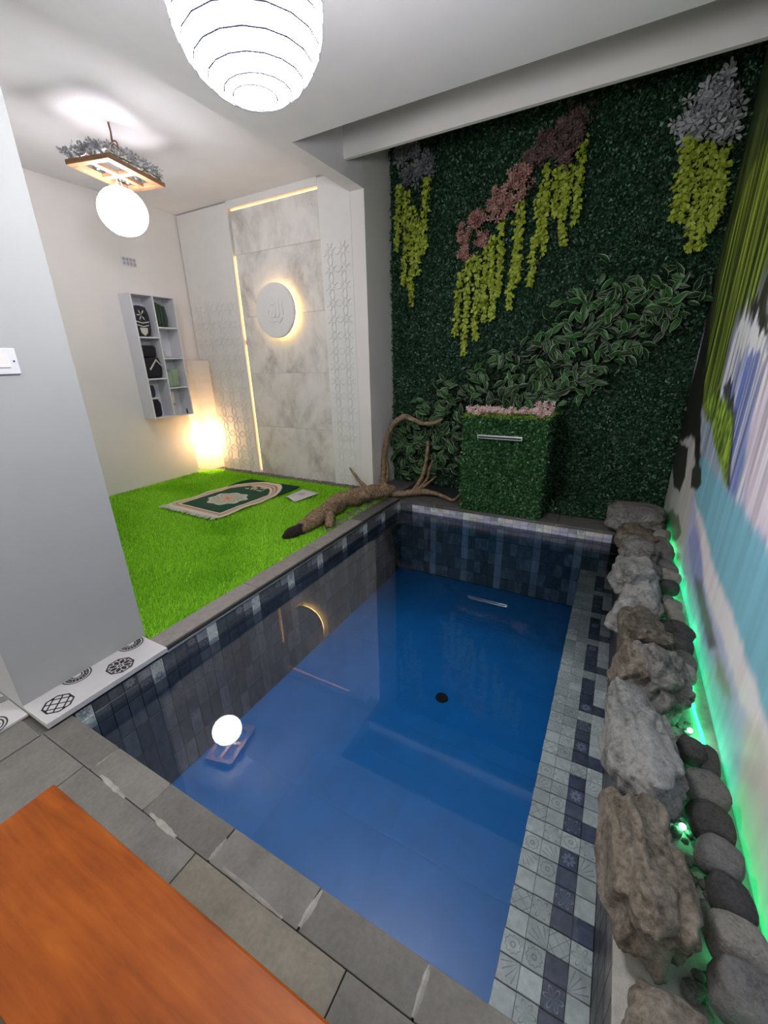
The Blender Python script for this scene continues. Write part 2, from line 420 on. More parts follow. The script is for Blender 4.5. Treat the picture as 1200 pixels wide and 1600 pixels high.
# mural wall: the printed waterfall, colours laid on the wall's own surface
mw = struct('wall_right', (2.36, -6.0, -1.0), (2.45, .80, 3.4), MT['white'], 'wall on the right carrying the waterfall wallpaper')
MURAL = [
    ((.055,.075,.02),0.10,[(0.25,2.74),(0.60,2.65),(0.93,2.34),(0.98,2.06),(0.67,1.49),(0.28,1.05),(-0.41,0.96),(-0.42,1.32),(-0.37,1.58),(-0.79,1.76),(-1.4,1.9),(-1.4,2.8)]),
    ((.20,.27,.035),0.10,[(-0.05,2.46),(0.31,2.33),(0.49,2.09),(0.46,1.81),(0.31,1.48),(0.13,1.15),(-0.24,0.98),(-0.45,1.11),(-0.42,1.32),(-0.41,1.55),(-0.73,1.58),(-0.79,1.76),(-1.2,1.9),(-1.2,2.5)]),
    ((.016,.015,.012),0.05,[(0.98,2.06),(0.67,1.49),(0.75,1.11),(1.03,0.65),(0.92,0.20),(0.08,0.38),(-0.59,0.61),(-0.03,0.99),(0.42,1.48),(0.67,1.84)]),
    ((.40,.42,.52),0.06,[(-0.48,1.50),(-0.61,1.54),(-1.17,1.40),(-2.6,1.40),(-2.6,.72),(-1.88,0.72),(-1.20,0.75),(-0.79,0.91),(-0.45,1.18),(-0.42,1.38)]),
    ((.10,.14,.34),0.06,[(-0.66,1.32),(-0.70,1.41),(-1.09,1.37),(-1.16,1.17),(-1.21,0.98),(-1.32,0.79),(-1.22,0.76),(-0.90,0.96),(-0.77,1.13)]),
    ((.05,.05,.06),0.04,[(-0.52,1.18),(-0.66,1.22),(-0.95,1.09),(-1.22,0.78),(-1.14,0.76),(-0.88,0.92)]),
    ((.55,.48,.55),0.08,[(-1.20,1.32),(-1.9,1.32),(-2.2,.74),(-1.86,0.74),(-1.47,0.77),(-1.31,0.97)]),
    ((.62,.62,.63),0.03,[(-0.50,1.51),(-0.58,1.55),(-0.95,1.46),(-1.17,1.40),(-1.24,1.32),(-0.94,1.36),(-0.66,1.38)]),
    ((.03,.03,.02),0.03,[(-0.65,1.59),(-0.91,1.64),(-1.15,1.41),(-0.99,1.45)]),
    ((.28,.34,.42),0.05,[(-0.14,0.92),(-0.43,0.98),(-0.94,0.84),(-1.16,0.76),(-0.90,0.76),(-0.44,0.74)]),
    ((.22,.33,.04),0.05,[(-0.05,1.03),(-0.24,1.15),(-0.82,1.08),(-0.94,1.06),(-1.05,0.92),(-1.16,0.76),(-0.93,0.80),(-0.54,0.90)]),
    ((.16,.36,.44),0.06,[(-0.40,0.74),(-0.93,0.76),(-1.23,0.76),(-1.85,0.74),(-3.4,.74),(-3.4,.35),(-2.27,0.35),(-1.96,0.35),(-1.63,0.35),(-1.18,0.38),(-0.59,0.45),(-0.32,0.56)]),
    ((.42,.40,.39),0.05,[(0.92,0.20),(0.66,0.66),(0.03,0.81),(-0.37,0.63),(-0.49,0.46),(-0.64,0.26),(-0.69,-0.03),(-0.40,-0.09),(0.75,-0.00)]),
    ((.03,.03,.025),0.03,[(0.87,0.45),(0.66,0.66),(0.17,0.69),(-0.01,0.50),(0.09,0.38),(0.35,0.32)]),
    ((.03,.03,.025),0.03,[(-0.18,0.63),(-0.35,0.71),(-0.57,0.62),(-0.49,0.56),(-0.30,0.53)]),
    ((.14,.13,.11),0.04,[(0.67,0.03),(-0.06,0.27),(-0.35,0.23),(-0.23,0.09),(0.32,-0.03)]),
    ((.36,.36,.50),0.06,[(-0.39,0.51),(-0.88,0.43),(-1.38,0.37),(-1.86,0.35),(-2.30,0.32),(-3.2,.30),(-3.2,-.2),(-2.20,-0.16),(-1.68,-0.18),(-1.03,-0.19),(-0.40,-0.09),(-0.60,0.11)]),
    ((.22,.25,.46),0.06,[(-0.60,0.28),(-0.68,0.40),(-1.10,0.34),(-1.45,0.24),(-1.63,0.19),(-1.48,0.12),(-1.11,0.15)]),
    ((.30,.38,.58),0.06,[(-0.60,-0.08),(-0.74,0.09),(-1.45,0.14),(-1.68,0.13),(-1.63,0.03),(-1.46,-0.11),(-1.05,-0.17)]),
    ((.13,.12,.13),0.05,[(-1.00,0.21),(-1.20,0.28),(-1.51,0.24),(-1.65,0.21),(-1.57,0.15),(-1.33,0.17)]),
    ((.60,.54,.58),0.06,[(-0.50,0.50),(-0.95,0.46),(-1.68,0.41),(-2.05,0.39),(-2.29,0.33),(-2.38,0.24),(-2.11,0.26),(-1.66,0.27),(-1.19,0.31)]),
    ((.22,.20,.19),0.06,[(-1.67,0.19),(-1.80,0.22),(-1.93,0.21),(-1.90,0.12),(-1.76,0.13)]),
    ((.30,.33,.50),0.08,[(-1.62,-0.02),(-1.77,0.14),(-2.06,0.19),(-2.28,0.09),(-2.19,0.01),(-1.92,-0.11)]),
    ((.45,.40,.38),0.10,[(-2.11,0.23),(-2.20,0.32),(-2.34,0.29),(-2.69,-0.05),(-2.41,0.00),(-2.26,0.06)]),
    ((.44,.43,.52),0.10,[(-2.08,-0.16),(-2.23,-0.03),(-2.45,-0.03),(-2.61,-0.05),(-2.72,-0.08),(-2.54,-0.14),(-2.23,-0.18)]),
]
def vnoise(u, v, seed):
    g = np.random.default_rng(seed).uniform(-1, 1, (64, 64))
    iu, iv = np.floor(u).astype(int), np.floor(v).astype(int)
    fu, fv = u - iu, v - iv
    fu = fu * fu * (3 - 2 * fu); fv = fv * fv * (3 - 2 * fv)
    G = lambda a, b: g[a % 64, b % 64]
    return (G(iu, iv) * (1 - fu) + G(iu + 1, iv) * fu) * (1 - fv) + (G(iu, iv + 1) * (1 - fu) + G(iu + 1, iv + 1) * fu) * fv
def make_mural():
    ys = np.linspace(-5.0, .79, 520); zs = np.linspace(0.0, 3.36, 300)
    Y, Z = np.meshgrid(ys, zs)
    hi_ = np.clip((Z - .85) / .5, 0, 1)
    Yn = Y + .03 * vnoise(Y * 6, Z * 4, 1) + .02 * hi_ * vnoise(Y * 25, Z * 5, 2)
    Zn = Z + (.012 + .045 * hi_) * vnoise(Y * 22, Z * 2.5, 3) + .02 * hi_ * vnoise(Y * 50, Z * 8, 4) + .02 * vnoise(Y * 4, Z * 4, 8)
    up = np.clip((Zn - 1.35) / .4, 0, 1)[..., None]
    C = np.array([.38, .37, .46]) * (1 - up) + np.array([.030, .050, .018]) * up
    for col, bl, poly in MURAL:
        ins = np.zeros(Y.shape, bool); dist = np.full(Y.shape, 9.0)
        P = np.array(poly)
        wob = .25 if Z is None else 1
        for a, b in zip(P, np.roll(P, -1, 0)):
            (ya, za), (yb, zb) = a, b
            cond = (za > Zn) != (zb > Zn)
            with np.errstate(divide='ignore', invalid='ignore'):
                xi = (yb - ya) * (Zn - za) / (zb - za + 1e-12) + ya
            ins ^= cond & (Yn < xi)
            t = np.clip(((Yn - ya) * (yb - ya) + (Zn - za) * (zb - za)) / ((yb - ya) ** 2 + (zb - za) ** 2 + 1e-12), 0, 1)
            dist = np.minimum(dist, np.hypot(Yn - ya - t * (yb - ya), Zn - za - t * (zb - za)))
        sd = np.where(ins, dist, -dist)
        k = np.clip(sd / bl + .5, 0, 1); k = (k * k * (3 - 2 * k))[..., None]
        cc = np.array(col)
        if col == (.40, .42, .52):        # falling water: white and blue strands
            q = np.clip(.5 + .9 * vnoise(Y * 30, Z * .9, 41) + .5 * vnoise(Y * 70, Z * 1.5, 42), 0, 1)[..., None]
            cc = np.array([.58, .58, .66]) * q + np.array([.13, .17, .36]) * (1 - q)
        elif col == (.10, .14, .34):
            k = k * np.clip(.55 + .8 * vnoise(Y * 45, Z * 1.1, 43), 0, 1)[..., None]
        elif col in ((.20, .27, .035), (.055, .075, .02)):   # hanging willow strands
            q = np.clip(.45 + .9 * vnoise(Y * 24, Z * .7, 44) + .6 * vnoise(Y * 60, Z * 2, 45), 0, 1)[..., None]
            cc = np.array(col) * 1.25 * q + np.array([.02, .03, .008]) * (1 - q)
        elif col == (.22, .33, .04):
            q = np.clip(.6 + .8 * vnoise(Y * 40, Z * 30, 46), 0, 1)[..., None]
            cc = np.array(col) * q + np.array([.06, .10, .02]) * (1 - q)
        C = C * (1 - k) + cc * k
    st = 1 + .42 * vnoise(Y * 26, Z * 1.6, 5) * np.clip((Z - .6) / .3, .25, 1) + .3 * vnoise(Y * 60, Z * 3, 6) * np.clip((Z - .6) / .3, .2, 1)
    gr = (C[..., 1] > C[..., 2] * 1.5)                      # foliage gets stronger streaks
    st = np.where(gr, np.clip(1 + (st - 1) * 1.2, .12, 2.2), st)
    C = np.clip(C * st[..., None] * np.where(gr, 1.6, 1.55)[..., None], 0, .88)
    V = np.stack([np.full(Y.shape, 2.352), Y, Z], -1).reshape(-1, 3)
    ny, nz = len(ys), len(zs)
    idx = np.arange(ny * nz).reshape(nz, ny)
    F = np.stack([idx[:-1, :-1], idx[1:, :-1], idx[1:, 1:], idx[:-1, 1:]], -1).reshape(-1, 4)
    n = NT('mural_print')
    at = n.n.new('ShaderNodeVertexColor'); at.layer_name = 'print'
    n.done(at.outputs[0], .5, spec=.3)
    o = np_mesh('mural', V, F, n.m)
    ca = o.data.color_attributes.new('print', 'FLOAT_COLOR', 'POINT')
    ca.data.foreach_set('color', np.concatenate([C.reshape(-1, 3), np.ones((ny * nz, 1))], 1).astype(np.float32).ravel())
    sm = o.modifiers.new('paper', 'SOLIDIFY'); sm.thickness = .003; sm.offset = 0
    tag(o, 'waterfall photo wallpaper with willow, turquoise pool and rapids on the right wall', 'mural')
make_mural()

# ------------------------------------------------------------------ ground, pool basin
PX0, PX1, PY0, PY1, PZ = .045, 2.03, -3.02, .05, -.76
WZ = -.10
struct('floor', (-2.9, -2.565, -.12), (-.10, .30, 0.0), MT['grass_base'], 'ground slab under the turf of the prayer alcove', 'floor')
nf = struct('floor_2', (-3.0, -6.0, -.12), (2.36, -3.125, -.012), MT['pool_grout'], 'grouted bed under the dark paving in front of the pool', 'floor')
fl = struct('floor_pool', (PX0 - .1, PY0 - .1, PZ - .1), (PX1 + .1, PY1 + .1, PZ - .006), MT['blue_tile'], 'floor of the pool', 'floor')
wl = struct('wall_pool_left', (PX0 - .14, PY0 - .1, PZ - .1), (PX0 - .006, PY1 + .006, -.006), MT['pool_grout'], 'left tiled wall of the pool')
wf = struct('wall_pool_far', (PX0 - .14, PY1 + .006, PZ - .1), (2.36, .80, -.02), MT['pool_grout'], 'far tiled wall of the pool under the hedge')
wr = struct('wall_pool_right', (PX1 + .006, PY0 - .1, PZ - .1), (2.36, PY1 + .006, -.01), MT['pool_grout'], 'right tiled wall of the pool under the rocks')
wn = struct('wall_pool_near', (PX0 - .14, PY0 - .11, PZ - .1), (2.36, PY0 - .006, -.012), MT['pool_grout'], 'near wall of the pool under the coping')
lg = struct('trim_3', (1.775, PY0, PZ), (PX1, PY1, -.386), MT['pool_grout'], 'submerged ledge along the right side of the pool', 'ledge')
struct('floor_4', (XC - .01, YB - .02, -.1), (-.09, .80, -.002), MT['dark_granite'], 'dark ground between the column and the far coping', 'floor')
struct('floor_5', (-3.0, -3.13, -.12), (.05, -3.09, -.006), MT['andesite'], 'narrow stone strip at the foot of the wall stub', 'floor')
struct('floor_3', (-3.0, -6, -.2), (2.36, PY0 - .1, -.12), MT['pool_grout'], 'sub-base of the front floor', 'floor')
tag(box('shelf_top', (2.03, -3.2, -.01), (2.352, .76, 0.0), MT['mortar']), 'pale stone shelf along the mural carrying the rocks', 'shelf')

_tile_cache = {}
def tile_mesh(mat):
    if mat.name not in _tile_cache:
        bm = bmesh.new()
        # slightly pillowed square plate, face in the local +Z side
        z0, z1, e = 0.0, 1.0, .462
        a = [bm.verts.new((x, y, z0)) for x, y in ((-.484, -.484), (.484, -.484), (.484, .484), (-.484, .484))]
        b = [bm.verts.new((x, y, z1 * .7)) for x, y in ((-.484, -.484), (.484, -.484), (.484, .484), (-.484, .484))]
        t = [bm.verts.new((x, y, z1)) for x, y in ((-e, -e), (e, -e), (e, e), (-e, e))]
        bm.faces.new(t)
        for i in range(4):
            j = (i + 1) % 4
            bm.faces.new((a[i], a[j], b[j], b[i])); bm.faces.new((b[i], b[j], t[j], t[i]))
        me = bpy.data.meshes.new('tile'); bm.to_mesh(me); bm.free(); me.materials.append(mat)
        _tile_cache[mat.name] = me
    return _tile_cache[mat.name]
def put_tile(parent, pos, sx, sy, rot, mat, th=.006, name='tile'):
    o = bpy.data.objects.new(name, tile_mesh(mat))
    o.location = Vector(pos) - Vector(parent.location)
    o.rotation_euler = rot
    o.scale = (sx, sy, th)
    link(o, parent); return o
T = .0664
ROT_L = (PI / 2, 0, PI / 2)         # faces +X
ROT_F = (PI / 2, 0, 0)              # faces -Y
ROT_R = (PI / 2, 0, -PI / 2)        # faces -X
kk = ('ring', 'star', 'corner', 'petal')
# left wall
nL = int((PY1 - PY0) / T)
for i in range(nL):
    y = PY1 - (i + .5) * T
    m5 = i % 5
    for r in range(2):
        if m5 == 0: mt = TL[kk[(i // 5 + r) % 4]]
        elif m5 == 1: mt = TC['ring'] if r else TM['plain']
        elif m5 == 2 and r == 0: mt = TC['star']
        else: mt = TC['plain']
        put_tile(wl, (PX0 - .006, y, -(r + .5) * T), T, T, ROT_L, mt)
    for r in range(4):
        mt = TC2 if m5 == 0 or (i * 5 + r * 7) % 6 == 0 else TC['plain']
        zt = -2 * T - r * .157
        off = 0
        put_tile(wl, (PX0 - .006, y, zt - .157 / 2), T, .157, ROT_L, mt)
# far wall
nF = int((PX1 - PX0) / T)
for i in range(nF):
    x = PX0 + (i + .5) * T
    m5 = i % 5
    for r in range(2):
        if m5 == 0: mt = TL[kk[(i // 5 + 2 * r) % 4]]
        elif m5 == 1: mt = TP if r == 0 else (TL['ring'] if i % 2 else TB)
        elif m5 == 2: mt = TP if r == 0 else TB
        elif m5 == 3: mt = TB
        else: mt = TM['plain'] if r == 0 else TB
        if i < 2: mt = TC['plain']
        put_tile(wf, (x, PY1 + .006, -(r + .5) * T), T, T, ROT_F, mt)
    z = -2 * T
    for r in range(5):
        h = .1256
        mt = TFL if m5 == 0 and i > 2 else (TF['plain'] if (r + i // 2) % 2 else TM['plain'])
        if m5 and (i * 7 + r * 3) % 5 == 0: mt = TM['ring']
        put_tile(wf, (x, PY1 + .006, z - h / 2), T, h, ROT_F, mt)
        z -= h
# right wall above the ledge
for i in range(nL):
    y = PY1 - (i + .5) * T
    for r in range(3):
        put_tile(wr, (PX1 + .006, y, -.01 - (r + .5) * .125), T, .125, ROT_R, TW)
# ledge
nl, wl4 = 46, (PX1 - 1.775) / 4
for i in range(nl):
    y = PY1 - (i + .5) * T
    for c4 in range(4):
        x = 1.775 + (c4 + .5) * wl4
        if c4 == 0: mt = TL[('plain', 'ring', 'rays', 'plain', 'corner')[i % 5]]
        elif c4 == 1: mt = TL[('rays', 'ring', 'plain', 'petal')[i % 4]]
        elif c4 == 2: mt = TL[('corner', 'ring')[i // 5 % 2]] if i % 5 == 0 else TD[('star', 'plain', 'petal', 'plain')[i % 4]]
        else: mt = TD['plain'] if i % 5 == 4 else TL[('petal', 'rays', 'plain', 'plain', 'plain')[i % 5]]
        put_tile(lg, (x, y, -.386), wl4, T, (0, 0, (i * 3 + c4) % 4 * PI / 2 if c4 != 3 else 0), mt)
# pool floor tiles
fx = (1.775 - PX0) / 3; fy = (PY1 - PY0) / 5
for i in range(3):
    for j in range(5):
        put_tile(fl, (PX0 + (i + .5) * fx, PY0 + (j + .5) * fy, PZ - .006), fx * 1.03, fy * 1.03, (0, 0, 0), MT['blue_tile'], .0015)
# water, trim, drain
w = mesh_obj('pool_water', [(PX0, PY0, 0), (PX1, PY0, 0), (PX1, PY1, 0), (PX0, PY1, 0)], [(0, 1, 2, 3)], MT['water'], loc=(0, 0, WZ))
tag(w, 'still clear water filling the tiled pool and mirroring the alcove', 'water')
dr = empty('pool_drain', (1.11, -1.49, PZ), label='round black drain on the blue pool floor', cat='drain')
bm = bmesh.new(); bmesh.ops.create_cone(bm, cap_ends=True, segments=28, radius1=.042, radius2=.038, depth=.008)
o = bm_obj('grate', bm, MT['black'], dr); o.location = (0, 0, .004)
bm = bmesh.new(); bmesh.ops.create_cone(bm, cap_ends=True, segments=20, radius1=.012, radius2=.010, depth=.006)
o = bm_obj('knob', bm, MT['black'], dr); o.location = (0, 0, .011)

# ------------------------------------------------------------------ copings and paving (each stone a piece)
def slab(name, lo, hi, mat, parent, bev=.004):
    o = box(name, lo, hi, mat, parent, bev, rel=parent.location if parent else (0, 0, 0)); return o
cl = empty('pool_coping', (-.03, -1.26, 0), label='grey granite coping between the turf and the pool', cat='coping')
ys = [-2.575, -1.93, -1.30, -.66, .05]
for a, b in zip(ys[:-1], ys[1:]):
    slab('coping_stone', (-.10, a + .0015, -.03), (.028, b - .0015, .022), MT['granite'] if b < -.6 else MT['dark_granite'], cl, .003)
slab('coping_nose', (.020, -2.575, -.02), (.040, .05, .012), MT['black'], cl, .002)
slab('metal_trim', (.036, -2.575, -.006), (.050, .05, .001), MT['steel'], cl, .001)
cf = empty('pool_coping', (1.0, .17, 0), label='dark stone coping on the far edge below the hedge', cat='coping')
for a, b in zip([-.14, .42, .98, 1.54], [.42, .98, 1.54, 2.10]):
    slab('coping_stone', (a + .0015, .045, -.025), (b - .0015, .30, 0), MT['dark_granite'], cf, .003)
cn = empty('pool_coping', (1.0, -3.07, 0), label='row of short andesite stones edging the near side of the pool', cat='coping')
xs = [.055, .386, .69, 1.0, 1.33, 1.65, 1.97, 2.30]
for a, b in zip(xs[:-1], xs[1:]):
    slab('coping_stone', (a + .002, -3.118, -.05), (b - .002, -3.015, 0), MT['andesite'], cn, .003)
for x0, y0, x1, y1, wdt in ((.388, -3.115, .388, -3.02, .005), (.69, -3.115, .69, -3.02, .004), (1.0, -3.115, 1.0, -3.05, .007), (1.33, -3.11, 1.335, -3.02, .010), (1.65, -3.115, 1.65, -3.02, .008), (.44, -3.112, .60, -3.120, .008), (.72, -3.112, .86, -3.12, .009), (1.05, -3.108, 1.28, -3.117, .006)):
    m_ = 9; vt = []; fc = []
    for i in range(m_):
        t = i / (m_ - 1); ww = wdt * (.25 + .75 * math.sin(PI * (.1 + .8 * t))) * rnd.uniform(.6, 1.2)
        px, py = x0 + (x1 - x0) * t, y0 + (y1 - y0) * t
        if abs(x1 - x0) > abs(y1 - y0): vt += [(px, py - ww, .0), (px, py + ww, .0), (px, py, .0022)]
        else: vt += [(px - ww, py, .0), (px + ww, py, .0), (px, py, .0022)]
    for i in range(m_ - 1):
        a = i * 3; fc += [(a, a + 2, a + 5, a + 3), (a + 2, a + 1, a + 4, a + 5)]
    mesh_obj('mortar_smear', [(v[0] - 1.0, v[1] + 3.07, v[2]) for v in vt], fc, MT['mortar'], cn)
# front paving pieces belong to the front floor
def pave(x0, y0, x1, y1, mat):
    slab('paving_stone', (x0 + .0015, y0 + .0015, -.05), (x1 - .0015, y1 - .0015, 0), mat, nf, .002)
pxs = [.055, .35, .95, 1.48, 2.05, 2.35]
for i, (a, b) in enumerate(zip(pxs[:-1], pxs[1:])):
    pave(a, -3.42, b, -3.1185, MT['andesite_b'] if i == 2 else MT['andesite'])
for i, (a, b) in enumerate(zip([.055, .65, 1.25, 1.85], [.65, 1.25, 1.85, 2.35])):
    pave(a, -3.75, b, -3.422, MT['andesite'])
for i, (a, b) in enumerate(zip([-.55, -1.15], [.052, -.55])):
    pave(a, -3.42, b, -3.262, MT['andesite_b']); pave(a, -3.75, b, -3.422, MT['andesite'])
pave(-.55, -3.26, .052, -3.125, MT['andesite']); pave(-1.15, -3.26, -.55, -3.125, MT['andesite'])

# ------------------------------------------------------------------ patterned white threshold tiles
def flat_ring(bm, cx, cy, z, r0, r1, n=8, a0=0.0, clip=None):
    for i in range(n):
        a, b = a0 + 2 * PI * i / n, a0 + 2 * PI * (i + 1) / n
        q = [(cx + r0 * math.cos(a), cy + r0 * math.sin(a)), (cx + r1 * math.cos(a), cy + r1 * math.sin(a)), (cx + r1 * math.cos(b), cy + r1 * math.sin(b)), (cx + r0 * math.cos(b), cy + r0 * math.sin(b))]
        if clip and any(not clip(*p) for p in q): continue
        bm.faces.new([bm.verts.new((x, y, z)) for x, y in q])
def flat_bar(bm, x0, y0, x1, y1, w, z, clip=None):
    d = math.hypot(x1 - x0, y1 - y0); nx, ny = -(y1 - y0) / d * w / 2, (x1 - x0) / d * w / 2
    q = [(x0 + nx, y0 + ny), (x1 + nx, y1 + ny), (x1 - nx, y1 - ny), (x0 - nx, y0 - ny)]
    if clip and any(not clip(*p) for p in q): return
    bm.faces.new([bm.verts.new((x, y, z)) for x, y in q])
def flat_leaf(bm, cx, cy, a, r0, r1, w, z, clip=None):
    ca, sa = math.cos(a), math.sin(a); q = []
    for t, s in ((0, 0), (.3, .8), (.55, 1), (.8, .7), (1, 0), (.8, -.7), (.55, -1), (.3, -.8)):
        r = r0 + (r1 - r0) * t; q.append((cx + r * ca - s * w * sa, cy + r * sa + s * w * ca))
    if clip and any(not clip(*p) for p in q): return
    bm.faces.new([bm.verts.new((x, y, z)) for x, y in q])
def split_print(bm, parent, rel):
    # one printed motif = one part: sort the faces by the motif centre they lie nearest to
    cents = PRINTS[parent.name]
    grp = {}
    for f in bm.faces:
        c = f.calc_center_median()
        k = min(range(len(cents)), key=lambda i: (c.x - cents[i][0]) ** 2 + (c.y - cents[i][1]) ** 2)
        grp.setdefault(k, []).append([tuple(v.co - rel) for v in f.verts])
    for k, fs in grp.items():
        V, F = [], []
        for f in fs:
            F.append(tuple(range(len(V), len(V) + len(f)))); V += f
        o = mesh_obj('printed_motif', V, F, MT['ink'], parent); o['kind'] = 'stuff'
    bm.free()
PRINTS = {'threshold_tile': [(-.022, -2.764), (-.024, -3.022), (-.11, -2.895), (-.11, -2.645)], 'threshold_tile.001': [(-.155, -3.19), (-.33, -3.13), (-.52, -3.19)]}
MT['wtile'] = plain('white_glazed_tile', (.60, .58, .58), .2, var=.02, scale=6)
MT['ink'] = plain('black_print', (.025, .025, .03), .3)
th = empty('threshold_tile', (-.04, -2.84, .0), label='white glazed threshold tile with black octagon prints at the wall foot', cat='tile')
slab('tile_body', (-.145, -3.10, .004), (.056, -2.577, .030), MT['wtile'], th, .002)
slab('shadow_gap', (-.145, -3.08, -.012), (.047, -2.577, .004), MT['black'], th, .001)
bm = bmesh.new(); zt = .0303
inside = lambda x, y: x > -.139 and -3.097 < y < -2.58 and x < .054
cx, cy = -.022, -2.764
flat_ring(bm, cx, cy, zt, .052, .060, 8, PI / 8); flat_ring(bm, cx, cy, zt, .004, .010, 12)
for i in range(8):
    a = 2 * PI * i / 8
    flat_leaf(bm, cx, cy, a, .012, .047, .0105, zt)
    flat_leaf(bm, cx, cy, a + PI / 8, .036, .052, .006, zt)
cx, cy = -.024, -3.022
flat_ring(bm, cx, cy, zt, .050, .058, 8, PI / 8)
for t in (-.030, 0.0, .030):
    L_ = math.sqrt(max(0, .05 ** 2 - t * t)) * .95
    flat_bar(bm, cx - L_ * .7 + t * .7, cy - L_ * .7 - t * .7, cx + L_ * .7 + t * .7, cy + L_ * .7 - t * .7, .006, zt)
    flat_bar(bm, cx - L_ * .7 + t * .7, cy + L_ * .7 + t * .7, cx + L_ * .7 + t * .7, cy - L_ * .7 + t * .7, .006, zt)
for cx, cy in ((-.139, -2.895), (-.139, -2.645)):
    for r in (.018, .030, .042, .054): flat_ring(bm, cx, cy, zt, r, r + .006, 24, 0, lambda x, y: x > -.1395)
    for i in range(9): flat_leaf(bm, cx, cy, -PI / 2 + PI * (i + .5) / 9, .024, .05, .0045, zt, lambda x, y: x > -.1395)
split_print(bm, th, Vector((-.04, -2.84, 0)))
th2 = empty('threshold_tile', (-.4, -3.17, 0), label='white printed tile at the foot of the wall on the left frame edge', cat='tile')
slab('tile_body', (-.95, -3.215, .0), (-.10, -3.102, .012), MT['wtile'], th2, .002)
bm = bmesh.new()
for cx, cy in ((-.10 - .055, -3.212), (-.33, -3.105), (-.52, -3.212)):
    s = 1 if cy < -3.15 else -1
    for r in (.018, .030, .042, .054): flat_ring(bm, cx, cy, .0123, r, r + .006, 24, 0, lambda x, y: -3.214 < y < -3.103)
split_print(bm, th2, Vector((-.4, -3.17, 0)))

# ------------------------------------------------------------------ bench
be = empty('wooden_bench', (1.5, -3.41, 0), label='glossy orange brown wooden bench top in the near corner', cat='bench')
BZ = .24
bo = slab('seat_board', (.595, -3.545, BZ - .045), (2.28, -3.265, BZ), MT['wood'], be, .006)
for x in (.75, 2.1):
    for y in (-3.51, -3.31):
        slab('leg', (x - .03, y - .025, 0), (x + .03, y + .025, BZ - .045), MT['wood'], be, .004)
slab('stretcher', (.78, -3.43, .06), (2.07, -3.39, .10), MT['wood'], be, .004)

# ------------------------------------------------------------------ turf
def make_turf():
    n = 150000
    x = NP.uniform(-2.9, -.10, n); y = NP.uniform(-2.565, .17, n)
    base = np.stack([x, y, np.zeros(n)], 1)
    a = NP.uniform(0, 2 * PI, n); lean = NP.uniform(.1, .9, n)
    h = NP.uniform(.014, .03, n); w = NP.uniform(.0018, .0034, n)
    patch = vnoise(x * 3.1 + 5, y * 3.1 + 9, 21)
    da = NP.normal(size=n) * .9 + patch * 2.2 + 1.0
    dirv = np.stack([np.cos(da) * lean * h, np.sin(da) * lean * h, h], 1)
    side = np.stack([np.cos(a), np.sin(a), 0 * a], 1) * w[:, None]
    V = np.stack([base - side, base + side, base + dirv], 1).reshape(-1, 3)
    F = np.arange(3 * n).reshape(n, 3)
    o = np_mesh('artificial_turf', V, F, MT['grass'])
    tag(o, 'bright green artificial grass covering the prayer alcove floor', 'grass', kind='stuff')
make_turf()
# gravel strip
def gravel(name, n, fn, label, size=.012):
    ico = bmesh.new(); bmesh.ops.create_icosphere(ico, subdivisions=1, radius=1)
    bv = np.array([v.co for v in ico.verts]); bf = np.array([[v.index for v in f.verts] for f in ico.faces]); ico.free()
    Vs, Fs = [], []
    for i in range(n):
        p = np.array(fn()); s = size * rnd.uniform(.6, 1.3) * np.array([rnd.uniform(.7, 1.2), rnd.uniform(.7, 1.2), rnd.uniform(.5, .9)])
        Vs.append(bv * s * NP.uniform(.85, 1.15, (len(bv), 1)) + p + np.array([0, 0, s[2] * .6])); Fs.append(bf + i * len(bv))
    o = np_mesh(name, np.concatenate(Vs), np.concatenate(Fs), MT['gravel'])
    tag(o, label, 'gravel', kind='stuff')
gravel('gravel_strip', 1500, lambda: (rnd.uniform(-2.85, -.54), rnd.uniform(.175, .25), rnd.uniform(0, .014)), 'strip of pale gravel along the foot of the marble back wall')
gravel('gravel_patch', 260, lambda: (rnd.uniform(-.22, -.11), rnd.uniform(-.95, -.1), rnd.uniform(.0, .012)), 'loose gravel under the driftwood log beside the coping')

# ------------------------------------------------------------------ alcove back wall: marble, lattice, disc
mp = empty('marble_panel', (-1.475, .265, 0), label='tall grey veined marble panel with warm backlit edges', cat='marble panel')
zz = [0.0, .62, 1.234, 1.837, 2.455, 2.86]
for a, b in zip(zz[:-1], zz[1:]):
    slab('marble_slab', (-2.055, .272, a + .0008), (-.895, .290, b - .0008), MT['marble'], mp, .001)
slab('led_strip', (-2.070, .278, .05), (-2.061, .286, 1.55), MT['led_warm'], mp)
slab('led_strip', (-2.070, .278, 1.60), (-2.061, .286, 2.45), MT['led_warm'], mp)
slab('led_strip', (-2.05, .282, 2.868), (-.90, .286, 2.873), MT['led_warm'], mp)
slab('panel_backing', (-2.05, .290, 0), (-.90, .299, 2.855), MT['white'], mp)
slab('channel_side', (-2.090, .250, 0), (-2.078, .299, 2.895), MT['relief'], mp)
slab('channel_top', (-2.090, .250, 2.880), (-.895, .299, 2.95), MT['relief'], mp)

